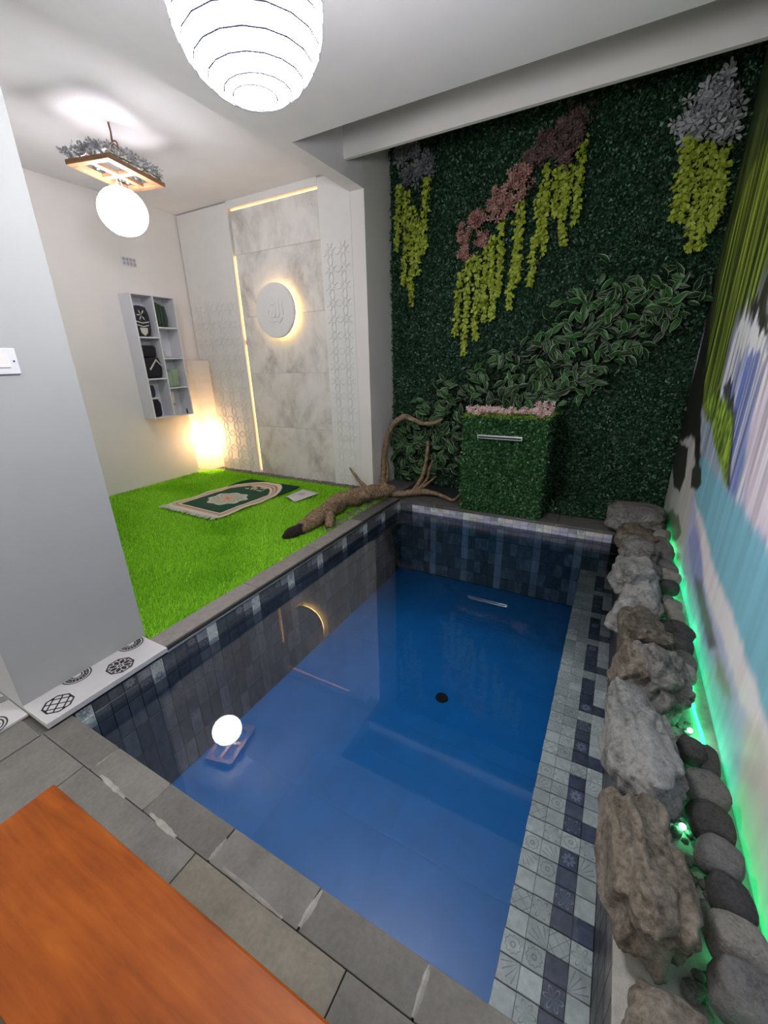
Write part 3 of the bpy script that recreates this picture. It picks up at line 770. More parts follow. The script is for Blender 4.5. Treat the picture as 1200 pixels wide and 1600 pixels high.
def lattice_unit():
    bm = bmesh.new(); d = .008; w = .008
    def bar(x0, z0, x1, z1):
        L_ = math.hypot(x1 - x0, z1 - z0); ux, uz = (x1 - x0) / L_, (z1 - z0) / L_
        nx, nz = -uz * w / 2, ux * w / 2
        q = [(x0 + nx, z0 + nz), (x1 + nx, z1 + nz), (x1 - nx, z1 - nz), (x0 - nx, z0 - nz)]
        f_ = [bm.verts.new((x, -d, z)) for x, z in q]; b_ = [bm.verts.new((x, 0, z)) for x, z in q]
        bm.faces.new(f_)
        for i in range(4): bm.faces.new((f_[i], b_[i], b_[(i + 1) % 4], f_[(i + 1) % 4]))
    pts = [(.062 * math.cos(PI / 8 + i * PI / 4), .062 * math.sin(PI / 8 + i * PI / 4)) for i in range(8)]
    for i in range(8): bar(*pts[i], *pts[(i + 3) % 8])
    for i in range(8):
        a = PI / 8 + i * PI / 4
        bar(*pts[i], .092 * math.cos(a), .092 * math.sin(a))
    me = bpy.data.meshes.new('lattice_star'); bm.to_mesh(me); bm.free(); me.materials.append(MT['relief'])
    return me
LU = lattice_unit()
def lattice(x0, x1, z0, z1, cols, label):
    r = empty('lattice_panel', ((x0 + x1) / 2, .25, 0), label=label, cat='wall panel')
    slab('panel_board', (x0, .250, 0), (x1, .299, 2.94), MT['relief'], r, .002)
    st = (x1 - x0 - .06) / cols
    rows = int((z1 - z0) / st)
    for c_ in range(cols):
        for k in range(rows):
            o = bpy.data.objects.new('lattice_star', LU)
            o.location = (x0 + .03 + (c_ + .5) * st - (x0 + x1) / 2, 0, z0 + (k + .5) * st)
            s = st / .18; o.scale = (s, 1, s); link(o, r)
lattice(-.893, -.537, .04, 2.45, 2, 'narrow white relief panel with star lattice beside the column')
lattice(-2.885, -2.092, .04, 2.1, 4, 'white relief panel with star lattice beside the corner floor lamp')

dc = empty('round_wall_sign', (-1.49, .19, 1.865), label='round white backlit disc with raised calligraphy on the marble', cat='sign')
bm = bmesh.new(); bmesh.ops.create_cone(bm, cap_ends=True, segments=72, radius1=.268, radius2=.268, depth=.028)
es = [e for e in bm.edges if abs(e.verts[0].co.z - e.verts[1].co.z) < 1e-5 and len(e.link_faces) == 2]
bmesh.ops.bevel(bm, geom=es, offset=.005, segments=2, affect='EDGES')
o = bm_obj('disc', bm, MT['relief'], dc); o.rotation_euler = (PI / 2, 0, 0); o.location = (0, 0, 0)
ring = [(.236 * math.cos(2 * PI * i / 40), .048, .236 * math.sin(2 * PI * i / 40)) for i in range(41)]
tube('led_ring', ring, .007, MT['led_ring'], dc, 6)
bm = bmesh.new(); bmesh.ops.create_cone(bm, cap_ends=True, segments=24, radius1=.05, radius2=.05, depth=.05)
o = bm_obj('spacer', bm, MT['relief'], dc); o.rotation_euler = (PI / 2, 0, 0); o.location = (0, .039, 0)
# raised strokes of the word (right to left: alif, lam, lam, ha with shadda)
def stroke(pts, r=.008):
    tube('letter_stroke', [(x, -.015, z) for x, z in pts], [r * .6] + [r] * (len(pts) - 2) + [r * .6], MT['relief'], dc, 8)
stroke([(.115, .10), (.11, .03), (.112, -.05)], .010)
stroke([(.062, .115), (.058, .04), (.06, -.03), (.045, -.058), (.015, -.055)], .010)
stroke([(.012, .11), (.01, .03), (.01, -.03), (-.005, -.058), (-.035, -.055)], .010)
stroke([(-.035, -.055), (-.07, -.05), (-.085, -.02), (-.07, .012), (-.045, -.005), (-.05, -.045)], .009)
stroke([(-.06, .07), (-.045, .055), (-.03, .07), (-.015, .055), (0.0, .075)], .006)
stroke([(-.02, .105), (-.03, .125)], .006)
stroke([(-.09, -.105), (-.06, -.10), (-.045, -.112), (-.02, -.1), (.0, -.108), (.03, -.1)], .006)
stroke([(.05, -.12), (.075, -.10), (.10, -.07)], .007)

# ------------------------------------------------------------------ cube shelf and what lies in it
SX0, SX1, SY0, SY1, SZ0, SZ1 = -2.898, -2.70, -.615, -.108, .777, 2.058
cs = empty('cube_shelf', (-2.9, (SY0 + SY1) / 2, SZ0), label='white laminate cube shelf with seven compartments on the alcove wall', cat='shelf')
t_ = .014
slab('side_panel', (SX0, SY0, SZ0), (SX1, SY0 + t_, SZ1), MT['laminate'], cs, .001)
slab('side_panel', (SX0, SY1 - t_, SZ0), (SX1, SY1, SZ1), MT['laminate'], cs, .001)
slab('top_panel', (SX0, SY0 + t_, SZ1 - t_), (SX1, SY1 - t_, SZ1), MT['laminate'], cs, .001)
slab('bottom_panel', (SX0, SY0 + t_, SZ0), (SX1, SY1 - t_, SZ0 + t_), MT['laminate'], cs, .001)
slab('back_panel', (SX0, SY0 + t_, SZ0 + t_), (SX0 + .006, SY1 - t_, SZ1 - t_), MT['laminate'], cs)
ym = (SY0 + SY1) / 2 - .005
slab('divider', (SX0 + .006, ym - t_ / 2, SZ0 + t_), (SX1, ym + t_ / 2, SZ1 - t_), MT['laminate'], cs, .001)
hL = (SZ1 - SZ0) / 3; hR = (SZ1 - SZ0) / 4
for k in (1, 2): slab('shelf_board', (SX0 + .006, SY0 + t_, SZ0 + k * hL - t_ / 2), (SX1 - .001, ym - t_ / 2, SZ0 + k * hL + t_ / 2), MT['laminate'], cs, .001)
for k in (1, 2, 3): slab('shelf_board', (SX0 + .006, ym + t_ / 2, SZ0 + k * hR - t_ / 2), (SX1 - .001, SY1 - t_, SZ0 + k * hR + t_ / 2), MT['laminate'], cs, .001)
MT['navy_cloth'] = plain('navy_cloth', (.025, .028, .04), .9, var=.3, scale=90, bump=.2)
MT['black_cloth'] = plain('black_cloth', (.012, .012, .016), .9, var=.3, scale=90, bump=.2)
MT['green_cloth'] = plain('dark_green_cloth', (.035, .06, .04), .9, var=.3, scale=90, bump=.2)
MT['mint_cloth'] = plain('mint_cloth', (.30, .40, .27), .9, var=.12, scale=60, bump=.2)
MT['cream_cloth'] = plain('cream_cloth', (.62, .59, .50), .9, var=.12, scale=60, bump=.2)
def fold(parent, name, x0, x1, y0, y1, z0, z1, mat, rel, layers=1, puff=.006):
    """soft folded cloth: rounded slabs with a slightly wavy surface"""
    bm = bmesh.new(); add_box(bm, (x0, y0, z0), (x1, y1, z1))
    bmesh.ops.subdivide_edges(bm, edges=bm.edges[:], cuts=5, use_grid_fill=True)
    cx, cy, cz = (x0 + x1) / 2, (y0 + y1) / 2, (z0 + z1) / 2
    for v in bm.verts:
        u, w_, q = (v.co.x - cx) / (x1 - x0) * 2, (v.co.y - cy) / (y1 - y0) * 2, (v.co.z - cz) / (z1 - z0) * 2
        k = 1 - .06 * (abs(u * w_) ** 3 + abs(w_ * q) ** 3 + abs(u * q) ** 3)
        nz = mnoise.noise(Vector(v.co) * 16 + Vector((x0 * 9, y0 * 31, z0 * 17))) * puff
        v.co = Vector((cx + (v.co.x - cx) * k + nz, cy + (v.co.y - cy) * k + nz * .6, cz + (v.co.z - cz) * k + (nz if q > -.9 else 0)))
        v.co -= Vector(rel)
    return bm_obj(name, bm, mat, parent, True)
za, zb_ = SZ0 + 2 * hL + t_ / 2, SZ0 + hL + t_ / 2
yl0, yl1 = SY0 + t_, ym - t_ / 2
loc = (-2.80, (yl0 + yl1) / 2, za)
a = empty('folded_prayer_mat', loc, label='navy folded prayer mat with white floral embroidery, top left compartment of cube shelf', cat='mat')
fold(a, 'cloth', -2.88, -2.73, yl0 + .01, yl1 - .05, za, za + .31, MT['navy_cloth'], loc)
bm = bmesh.new()
def yz_face(bm, q, x): bm.faces.new([bm.verts.new((x, y, z)) for y, z in q])
for i in range(7):
    an = PI * i / 6 * 2
    ca, sa = math.cos(an), math.sin(an)
    q = [(-.03 + r * ca - s * sa * .006, .215 + r * sa + s * ca * .006) for r, s in ((.004, 0), (.035, 1), (.06, 0), (.035, -1))]
    yz_face(bm, q, .078)
for zz_, ww in ((.135, .075), (.10, .065)):
    yz_face(bm, [(-.03 - ww, zz_ + .012), (-.03, zz_ - .004), (-.03, zz_ + .006), (-.03 - ww, zz_ + .022)], .078)
    yz_face(bm, [(-.03, zz_ - .004), (-.03 + ww, zz_ + .012), (-.03 + ww, zz_ + .022), (-.03, zz_ + .006)], .078)
yz_face(bm, [(-.03, .01), (.005, .04), (.015, .09), (-.075, .09), (-.065, .04)], .078)
bm_obj('embroidery', bm, MT['cream_cloth'], a)
loc = (-2.80, (yl0 + yl1) / 2, zb_)
a = empty('folded_prayer_mat', loc, label='black folded cloth with white chevron, middle left compartment of cube shelf', cat='cloth')
fold(a, 'cloth', -2.88, -2.73, yl0 + .008, yl1 - .012, zb_, zb_ + .22, MT['black_cloth'], loc)
fold(a, 'upper_fold', -2.87, -2.74, yl0 + .015, yl1 - .035, zb_ + .222, zb_ + .345, MT['black_cloth'], loc)
bm = bmesh.new()
yz_face(bm, [(-.06, .10), (.035, .205), (.035, .185), (-.05, .085)], .079); yz_face(bm, [(.035, .205), (.095, .13), (.09, .12), (.035, .185)], .079)
bm_obj('chevron', bm, MT['cream_cloth'], a)
z0_ = SZ0 + t_
loc = (-2.80, (yl0 + yl1) / 2, z0_)
a = empty('folded_cloth', loc, label='charcoal cloths with a cream band, bottom left compartment of cube shelf', cat='cloth')
fold(a, 'cloth', -2.88, -2.74, yl0 + .008, yl0 + .12, z0_, z0_ + .195, MT['black_cloth'], loc)
fold(a, 'upper_fold', -2.87, -2.75, yl0 + .008, yl0 + .09, z0_ + .215, z0_ + .35, MT['navy_cloth'], loc)
fold(a, 'cream_band', -2.87, -2.735, yl0 + .01, yl0 + .125, z0_ + .196, z0_ + .214, MT['cream_cloth'], loc)
yr0, yr1 = ym + t_ / 2, SY1 - t_
zr = [SZ0 + k * hR + t_ / 2 for k in range(4)]; zr[0] = SZ0 + t_
loc = (-2.80, yr0 + .07, zr[3])
a = empty('folded_cloth', loc, label='upright dark green folded cloths in the top right compartment of cube shelf', cat='cloth')
for k in range(4): fold(a, 'fold', -2.88, -2.74 + .004 * k, yr0 + .006 + k * .036, yr0 + .040 + k * .036, zr[3], zr[3] + .27 - .016 * k, MT['green_cloth'], loc, puff=.004)
loc = (-2.79, yr0 + .045, zr[2])
a = empty('bottle', loc, label='small pale green bottle in second right compartment of cube shelf', cat='bottle')
prof = [(.0, 0), (.032, 0), (.036, .01), (.036, .06), (.026, .085), (.013, .095), (.013, .12), (.0, .12)]
def lathe(name, prof, mat, parent, seg=24, smooth=True):
    V, F = [], []
    for r, z in prof:
        for s in range(seg): V.append((r * math.cos(2 * PI * s / seg), r * math.sin(2 * PI * s / seg), z))
    for i in range(len(prof) - 1):
        for s in range(seg): F.append((i * seg + s, i * seg + (s + 1) % seg, (i + 1) * seg + (s + 1) % seg, (i + 1) * seg + s))
    return mesh_obj(name, V, F, mat, parent, smooth)
MT['bottle'] = plain('pale_green_plastic', (.45, .55, .42), .3)
lathe('bottle_body', prof, MT['bottle'], a)
o = lathe('cap', [(0, 0), (.015, 0), (.015, .025), (0, .025)], MT['laminate'], a); o.location = (0, 0, .12)
tag(slab('thin_booklet', (-2.86, yr0 + .08, zr[2]), (-2.72, yr1 - .02, zr[2] + .012), MT['pillar'], None), 'thin grey booklet lying flat in second right compartment of cube shelf', 'book')
loc = (-2.80, yr0 + .09, zr[1])
a = empty('folded_cloth', loc, label='mint green folded cloths in the third right compartment of cube shelf', cat='cloth')
fold(a, 'fold', -2.87, -2.74, yr0 + .012, yr0 + .10, zr[1], zr[1] + .17, MT['mint_cloth'], loc, puff=.014)
fold(a, 'fold', -2.86, -2.73, yr0 + .075, yr0 + .17, zr[1], zr[1] + .20, MT['mint_cloth'], loc, puff=.016)
loc = (-2.80, yr0 + .05, zr[0])
a = empty('rolled_paper', loc, label='pale rolled cloth standing in the bottom right compartment of cube shelf', cat='cloth')
lathe('roll', [(0, 0), (.04, 0), (.043, .02), (.041, .12), (.043, .24), (.038, .26), (.0, .255)], MT['cream_cloth'], a)
lathe('tie', [(.042, .11), (.046, .115), (.046, .13), (.042, .135)], MT['mint_cloth'], a)
loc = (-2.75, yr1 - .035, zr[0])
a = empty('small_vial', loc, label='tiny dark vial in the bottom right compartment of cube shelf', cat='vial')
lathe('vial_body', [(0, 0), (.009, 0), (.009, .035), (.006, .042), (0, .042)], MT['navy_cloth'], a, 12)
o = lathe('cap', [(0, 0), (.007, 0), (.007, .014), (0, .014)], MT['black'], a, 12); o.location = (0, 0, .042)

# wall vent above the shelf
ve = empty('wall_vent', (-2.9, -.42, 2.38), label='small white ventilation block high on the alcove wall above the shelf', cat='vent')
slab('frame', (-2.9, -.50, 2.335), (-2.893, -.34, 2.425), MT['laminate'], ve, .001)
for i in range(4):
    for j in range(2):
        slab('vent_hole', (-2.894, -.487 + i * .037, 2.345 + j * .038), (-2.8915, -.460 + i * .037, 2.375 + j * .038), MT['pillar'], ve)

# ------------------------------------------------------------------ corner floor lamp
LX, LY = -2.765, .07
fl_ = empty('floor_lamp', (LX, LY, 0), label='tall white paper column lamp glowing warm in the alcove corner', cat='lamp')
s = .115
bm = bmesh.new()
nz = 30
for sgn, ax in ((1, 0), (-1, 0), (1, 1), (-1, 1)):
    prev = None
    for k in range(nz + 1):
        z = .06 + (1.40 - .06) * k / nz
        off = .0015 * (k % 2)
        row = []
        for j in (-1, 1):
            p = (sgn * (s + off), j * (s + off), z) if ax == 0 else (j * (s + off), sgn * (s + off), z)
            row.append(bm.verts.new(p))
        if prev: bm.faces.new((prev[0], prev[1], row[1], row[0]))
        prev = row
bmesh.ops.remove_doubles(bm, verts=bm.verts[:], dist=.0004)
bm_obj('paper_shade', bm, MT['shade'], fl_)
for x in (-1, 1):
    for y in (-1, 1):
        tube('leg', [(x * .10, y * .10, .07), (x * .112, y * .112, .03), (x * .128, y * .128, .004)], .003, MT['steel'], fl_, 6)
tube('wire_ring', [(s, s, .062), (-s, s, .062), (-s, -s, .062), (s, -s, .062), (s, s, .062)], .002, MT['steel'], fl_, 6)
tube('wire_ring', [(s, s, 1.398), (-s, s, 1.398), (-s, -s, 1.398), (s, -s, 1.398), (s, s, 1.398)], .002, MT['steel'], fl_, 6)
o = lathe('bulb', [(0, .0), (.014, .005), (.016, .03), (.028, .06), (.03, .08), (.022, .105), (0, .115)], MT['bulb_warm'], fl_); o.location = (0, 0, .15)
tube('bulb_stem', [(0, 0, .06), (0, 0, .10), (0, 0, .16)], .012, MT['cord'], fl_, 8)
tube('base_bar', [(-s, 0, .062), (0, 0, .062), (s, 0, .062)], .003, MT['steel'], fl_, 6)
ld = bpy.data.lights.new('lamp_glow', 'POINT'); ld.energy = LAMP_W; ld.color = (1.0, .66, .36); ld.shadow_soft_size = .07
lo = bpy.data.objects.new('lamp_glow', ld); link(lo, fl_); lo.location = (0, 0, .46)

# ------------------------------------------------------------------ paper lanterns
def lantern(loc, R, label, pm, rings=11, name='paper_lantern'):
    r = empty(name, loc, label=label, cat='lantern', group='round paper lanterns')
    prof = [(R * .30 if k in (0, 40) else R * math.sin(PI * (k + .0) / 40), -R * .94 * math.cos(PI * k / 40)) for k in range(4, 37)]
    prof[0] = (R * .30, prof[0][1]); prof[-1] = (R * .30, prof[-1][1])
    lathe('paper_shade', prof, pm, r, 48)
    o = lathe('paper_bottom', [(0, 0), (R * .30, .001)], pm, r, 48); o.location = (0, 0, prof[0][1] + .003)
    # spiral wire
    pts = []
    N = rings * 18
    for i in range(N + 1):
        t = i / N; ph = PI * (.115 + .77 * t)
        a = 2 * PI * rings * t
        pts.append((R * 1.012 * math.sin(ph) * math.cos(a), R * 1.012 * math.sin(ph) * math.sin(a), -R * .952 * math.cos(ph)))
    V, F = [], []
    seg = 5; wr_ = R * .0115
    for i, p in enumerate(pts):
        p = Vector(p); d = (Vector(pts[min(i + 1, N)]) - Vector(pts[max(i - 1, 0)])).normalized()
        u = p.normalized(); v = d.cross(u)
        for s_ in range(seg):
            th_ = 2 * PI * s_ / seg; V.append(p + u * wr_ * math.cos(th_) + v * wr_ * math.sin(th_))
    for i in range(N):
        for s_ in range(seg): F.append((i * seg + s_, i * seg + (s_ + 1) % seg, (i + 1) * seg + (s_ + 1) % seg, (i + 1) * seg + s_))
    mesh_obj('spiral_wire', V, F, MT['lantern_wire'], r, True)
    for zc in (prof[0][1], prof[-1][1]):
        tube('end_ring', [(R * .30 * math.cos(2 * PI * i / 24), R * .30 * math.sin(2 * PI * i / 24), zc) for i in range(25)], R * .012, MT['lantern_wire'], r, 6)
    return r, prof[-1][1]
# pool lantern
l1, top1 = lantern((.945, -2.53, 2.125), .176, 'large bright paper lantern hanging above the pool, cut by the top edge', MT['paper'])
l1.rotation_euler = (0, 0, 2.2)
tube('cord', [(0, 0, top1), (0, 0, .35), (0, 0, ZB - 2.125)], .003, MT['cord'], l1, 6)
bm = bmesh.new(); bmesh.ops.create_cone(bm, cap_ends=True, segments=24, radius1=.045, radius2=.05, depth=.03)
o = bm_obj('ceiling_rose', bm, MT['laminate'], l1); o.location = (0, 0, ZB - 2.125 - .016)
# alcove lantern
l2c = (-1.545, -1.275, 2.41)
l2, top2 = lantern(l2c, .163, 'bright paper lantern hanging below a wooden frame in the alcove', MT['paper2'])
tube('cord', [(0, 0, top2), (-.004, 0, .19), (-.01, .02, .235)], .003, MT['cord'], l2, 6)
tube('hanger_wire', [(.05, 0, top2), (.02, .01, .2), (-.01, .02, .235)], .0015, MT['cord'], l2, 6)
tube('hanger_wire', [(-.05, 0, top2), (-.02, .01, .2), (-.01, .02, .235)], .0015, MT['cord'], l2, 6)
# hanging wooden frame
FZ = 2.635
fr_ = empty('hanging_wooden_frame', (-1.565, -1.24, FZ), math.radians(15), label='small wooden window frame hung flat from the alcove ceiling by rope', cat='frame')
hx, hy, bw, th_ = .175, .265, .05, .030
def fpart(name, lo, hi): 
    bm = bmesh.new(); add_box(bm, lo, hi, .003); return bm_obj(name, bm, MT['frame_wood'], fr_)
fpart('rail', (-hx, -hy, 0), (hx, -hy + bw, th_)); fpart('rail', (-hx, hy - bw, 0), (hx, hy, th_))
fpart('stile', (-hx, -hy + bw, 0), (-hx + bw, hy - bw, th_)); fpart('stile', (hx - bw, -hy + bw, 0), (hx, hy - bw, th_))
fpart('muntin', (-hx + bw, -.022, .002), (hx - bw, .022, th_ - .004)); fpart('muntin', (-.02, -hy + bw, .003), (.02, -.022, th_ - .005)); fpart('muntin', (-.02, .022, .003), (.02, hy - bw, th_ - .005))
for x in (-1, 1):
    for y in (-1, 1):
        tube('rope', [(x * .14, y * .22, th_), (x * .07, y * .10, .12), (.0, .0, .2)], .005, MT['rope'], fr_, 6, .3, x + y)
tube('rope', [(0, 0, .19), (.004, 0, .25), (0, .0, 2.95 - FZ)], .006, MT['rope'], fr_, 6, .3, 3)
tube('rope_loop', [(.0, 0, .18), (.03, .01, .16), (.035, 0, .20), (0, 0, .21)], .005, MT['rope'], fr_, 6, .3, 3)

# blossoms helper: five rounded petals each
def blossoms(name, centres, size, mat, parent, rel, face=(0, -1, 0), spread=.8):
    Vs, Fs = [], []; k = 0
    for c_ in centres:
        nrm = Vector((face[0] + rnd.gauss(0, spread), face[1] + rnd.gauss(0, spread), face[2] + rnd.gauss(0, spread))).normalized()
        u = nrm.orthogonal().normalized(); v = nrm.cross(u)
        s_ = size * rnd.uniform(.7, 1.2); a0 = rnd.uniform(0, 6.28)
        for i in range(5):
            a = a0 + i * 2 * PI / 5
            for r_, da, hgt in ((.08, 0, 0), (.6, -.42, .12), (1.0, -.2, .28), (1.0, .2, .28), (.6, .42, .12)):
                p = Vector(c_) + (u * math.cos(a + da) + v * math.sin(a + da)) * r_ * s_ + nrm * hgt * s_
                Vs.append(p - Vector(rel))
            Fs.append(tuple(range(k, k + 5))); k += 5
    o = mesh_obj(name, Vs, Fs, mat, parent)
    o['kind'] = 'stuff'
    return o
fw = empty('flower_garland', (-1.565, -1.24, FZ + th_), label='white silk flowers lying on top of the hanging wooden frame', cat='flowers')
pts = []
ca, sa = math.cos(math.radians(15)), math.sin(math.radians(15))
for i in range(220):
    t = rnd.uniform(0, 4); e = rnd.gauss(0, .026)
    x, y = ((-.16 + e, -.25 + .5 * t) if t < 1 else (-.16 + .32 * (t - 1), .245 + e) if t < 2 else (.16 + e, .25 - .5 * (t - 2)) if t < 3 else (.16 - .32 * (t - 3), -.245 + e))
    pts.append((-1.565 + x * ca - y * sa, -1.24 + x * sa + y * ca, FZ + th_ + rnd.uniform(.012, .065)))
blossoms('blossoms', pts, .029, MT['white_petal'], fw, (-1.565, -1.24, FZ + th_), (0, 0, 1), .7)
tube('stem', [(x * ca - y * sa, x * sa + y * ca, .012) for x, y in ((-.16, -.24), (-.16, .24), (.16, .24), (.16, -.24))], .004, MT['vine_stem'], fw, 6)

# ------------------------------------------------------------------ prayer mat and paper
def make_mat():
    A, B, D = Vector((-1.985, -1.165, 0)), Vector((-1.20, -1.19, 0)), Vector((-1.935, -.055, 0))
    u = B - A; v = D - A
    root = empty('prayer_mat', (-1.58, -.62, .026), label='green prayer mat with cream arch border and medallion spread on the turf', cat='rug')
    nu, nv = 90, 150
    V, Cc, F = [], [], []
    green, cream, red, pale, dark = (.018, .075, .045), (.66, .58, .44), (.33, .12, .08), (.50, .52, .44), (.010, .045, .03)
    for j in range(nv + 1):
        for i in range(nu + 1):
            s, t = i / nu, j / nv
            p = A + u * s + v * t
            z = .030 + .006 * math.sin(t * 17 + s * 3) * (1 if abs(s - .5) > .4 else .25) + .003 * mnoise.noise(Vector((s * 8, t * 12, 0)))
            V.append((p.x + 1.58, p.y + .62, z - .026))
            x = s - .5
            # arch outline: border ring narrows to a pointed top
            top = .985 - 1.5 * max(0, abs(x) - .10) ** 1.7
            e = min(s, 1 - s) if t < .62 else min(min(s, 1 - s), (top - t) * .75)
            e = min(e, t * 1.3)
            c_ = green
            if e < 0: c_ = dark
            elif e < .045: c_ = cream
            elif e < .062: c_ = red
            elif e < .085: c_ = pale
            elif e < .098: c_ = red
            elif e < .125: c_ = cream
            if t < .045: c_ = cream
            # medallion
            dx, dy = x / .26, (t - .40) / .17
            r = math.hypot(dx, dy); an = math.atan2(dy, dx)
            rr = r * (1 + .07 * math.cos(8 * an))
            if rr < 1 and e > .1:
                c_ = pale if rr > .85 or (math.cos(16 * an + 20 * r) > -.2) else (.25, .33, .28)
                if rr < .42: c_ = (.55, .30, .16) if math.cos(10 * an) > 0 else pale
                if rr < .15: c_ = (.6, .2, .1)
            if t > .70 and abs(x) < .16 and e > .13 and mnoise.noise(Vector((s * 30, t * 18, 2))) > .05: c_ = cream
            Cc.append((*c_, 1))
    for j in range(nv):
        for i in range(nu):
            a = j * (nu + 1) + i; F.append((a, a + 1, a + nu + 2, a + nu + 1))
    n = NT('prayer_mat_weave'); at = n.n.new('ShaderNodeVertexColor'); at.layer_name = 'weave'
    n.done(at.outputs[0], .9, spec=.1)
    o = mesh_obj('mat_cloth', V, F, n.m, root, True)
    ca_ = o.data.color_attributes.new('weave', 'FLOAT_COLOR', 'POINT')
    ca_.data.foreach_set('color', np.array(Cc, np.float32).ravel())
    sm = o.modifiers.new('thick', 'SOLIDIFY'); sm.thickness = .006; sm.offset = -1
    Vs, Fs = [], []
    for i in range(70):
        s = (i + .5) / 70; p = A + u * s
        d = Vector((rnd.gauss(0, .015), -.05 - rnd.uniform(0, .02), 0))
        k = len(Vs)
        for q, w_ in ((p, .004), (p + d * .5, .006), (p + d, .003)):
            z = .034 + (.006 if q is not p else 0) - (.008 if w_ == .003 else 0)
            for sx in (-1, 1): Vs.append((q.x + sx * w_ + 1.58, q.y + .62, z - .026))
            Vs.append((q.x + 1.58, q.y + .62, z + .007 - .026))
        for b_ in (k, k + 3): Fs += [(b_, b_ + 2, b_ + 5, b_ + 3), (b_ + 2, b_ + 1, b_ + 4, b_ + 5)]
    f = mesh_obj('fringe', Vs, Fs, MT['cream_cloth'], root); f['kind'] = 'stuff'
make_mat()
def make_paper():
    q = [(-1.06, -.44), (-1.05, -.15), (-.80, -.19), (-.87, -.50)]
    root = empty('booklet', (-.94, -.32, .02), label='pale open leaflet with a printed emblem lying on the turf', cat='leaflet')
    V, F = [], []
    n_ = 12
    for j in range(n_ + 1):
        for i in range(n_ + 1):
            s, t = i / n_, j / n_
            x = (q[0][0] * (1 - s) + q[3][0] * s) * (1 - t) + (q[1][0] * (1 - s) + q[2][0] * s) * t
            y = (q[0][1] * (1 - s) + q[3][1] * s) * (1 - t) + (q[1][1] * (1 - s) + q[2][1] * s) * t
            V.append((x + .94, y + .32, .012 + .010 * math.sin(s * 5) * (1 - t) + .004 * t))
    for j in range(n_):
        for i in range(n_):
            a = j * (n_ + 1) + i; F.append((a, a + 1, a + n_ + 2, a + n_ + 1))
    o = mesh_obj('sheet', V, F, MT['wtile'], root, True)
    sm = o.modifiers.new('t', 'SOLIDIFY'); sm.thickness = .003
    bm = bmesh.new()
    flat_ring(bm, .0, .02, .026, .022, .028, 14); flat_bar(bm, -.03, -.03, .05, -.01, .007, .026)
    bm_obj('printed_emblem', bm, MT['rope'], root)
make_paper()

# light switch on the wall stub
sw = empty('light_switch', (-.14, -2.80, 1.375), label='white light switch plate on the grey wall stub', cat='switch')
bm = bmesh.new(); add_box(bm, (0, -.045, -.045), (.009, .045, .045), .003); bm_obj('plate', bm, MT['laminate'], sw)
bm = bmesh.new(); add_box(bm, (.008, -.035, -.022), (.013, .018, .022), .002); bm_obj('rocker', bm, MT['white'], sw)
bm = bmesh.new(); bmesh.ops.create_cone(bm, cap_ends=True, segments=12, radius1=.003, radius2=.003, depth=.003)
o = bm_obj('screw', bm, MT['black'], sw); o.rotation_euler = (0, PI / 2, 0); o.location = (.010, .032, 0)

# ================================================================== GREEN WALL
YH = .76
hd = empty('hedge_wall', (1.0, YH, 0), label='wall of dense dark green artificial boxwood behind the pool', cat='hedge')
slab('backing_mat', (XC + .002, YH, 0), (2.35, .798, 3.34), MT['hedge_back'], hd)
def hedge_leaves(name, parent, rel, n, fpos, normal, mat, L=.029, W=.016, tilt=.8):
    pos = fpos(n)
    V, F = leaves_np(pos - np.array(rel), np.tile(normal, (n, 1)), L, W, tilt)
    o = np_mesh(name, V, F, mat, parent); o['kind'] = 'stuff'; return o
def fwall(n):
    x = NP.uniform(XC + .01, 2.34, n); z = NP.uniform(0.0, 3.32, n)
    d = .018 + .014 * vnoise(x * 14 + 3, z * 14 + 3, 31)
    return np.stack([x, YH - d * NP.uniform(.1, 1.9, n), z], 1)
hedge_leaves('boxwood_leaves', hd, (1.0, YH, 0), 125000, fwall, (0, -1, .15), MT['box_leaf'])
hm = empty('boxwood_mat', (1.9, .53, 0), label='green boxwood mat lying on the ledge right of the fountain box', cat='hedge mat')
slab('backing_mat', (1.42, .30, 0), (2.34, .755, .012), MT['hedge_back'], hm)
hedge_leaves('boxwood_leaves', hm, (1.9, .53, 0), 9000, lambda n: np.stack([NP.uniform(1.41, 2.34, n), NP.uniform(.29, .75, n), NP.uniform(.01, .045, n)], 1), (0, -.3, 1), MT['box_leaf'])

# fountain box
BX0, BX1, BY0, BZ1 = .682, 1.375, .085, .86
fb = empty('fountain_box', ((BX0 + BX1) / 2, .42, 0), label='boxwood covered fountain box with steel spout and pink flowers on top', cat='fountain')
rel = ((BX0 + BX1) / 2, .42, 0)
slab('body', (BX0, BY0, .001), (BX1, .74, BZ1), MT['hedge_back'], fb, .004)
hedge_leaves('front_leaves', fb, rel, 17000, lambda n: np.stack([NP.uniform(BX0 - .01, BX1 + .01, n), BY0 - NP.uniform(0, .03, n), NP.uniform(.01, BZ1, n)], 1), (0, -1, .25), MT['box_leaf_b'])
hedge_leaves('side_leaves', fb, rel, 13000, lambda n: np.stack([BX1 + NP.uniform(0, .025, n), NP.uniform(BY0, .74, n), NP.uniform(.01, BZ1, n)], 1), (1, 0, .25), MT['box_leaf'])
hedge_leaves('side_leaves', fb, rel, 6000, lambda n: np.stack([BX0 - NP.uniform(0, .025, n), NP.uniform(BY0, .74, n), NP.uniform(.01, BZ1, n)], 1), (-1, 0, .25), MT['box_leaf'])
hedge_leaves('top_tufts', fb, rel, 5000, lambda n: np.stack([NP.uniform(BX0 - .01, BX1 + .01, n), NP.uniform(BY0 - .02, .5, n), BZ1 + NP.uniform(0, .03, n)], 1), (0, -.4, 1), MT['lime'], .028, .009, .5)
slab('spout', (.813, .020, .690), (1.197, .10, .722), MT['steel'], fb, .002)
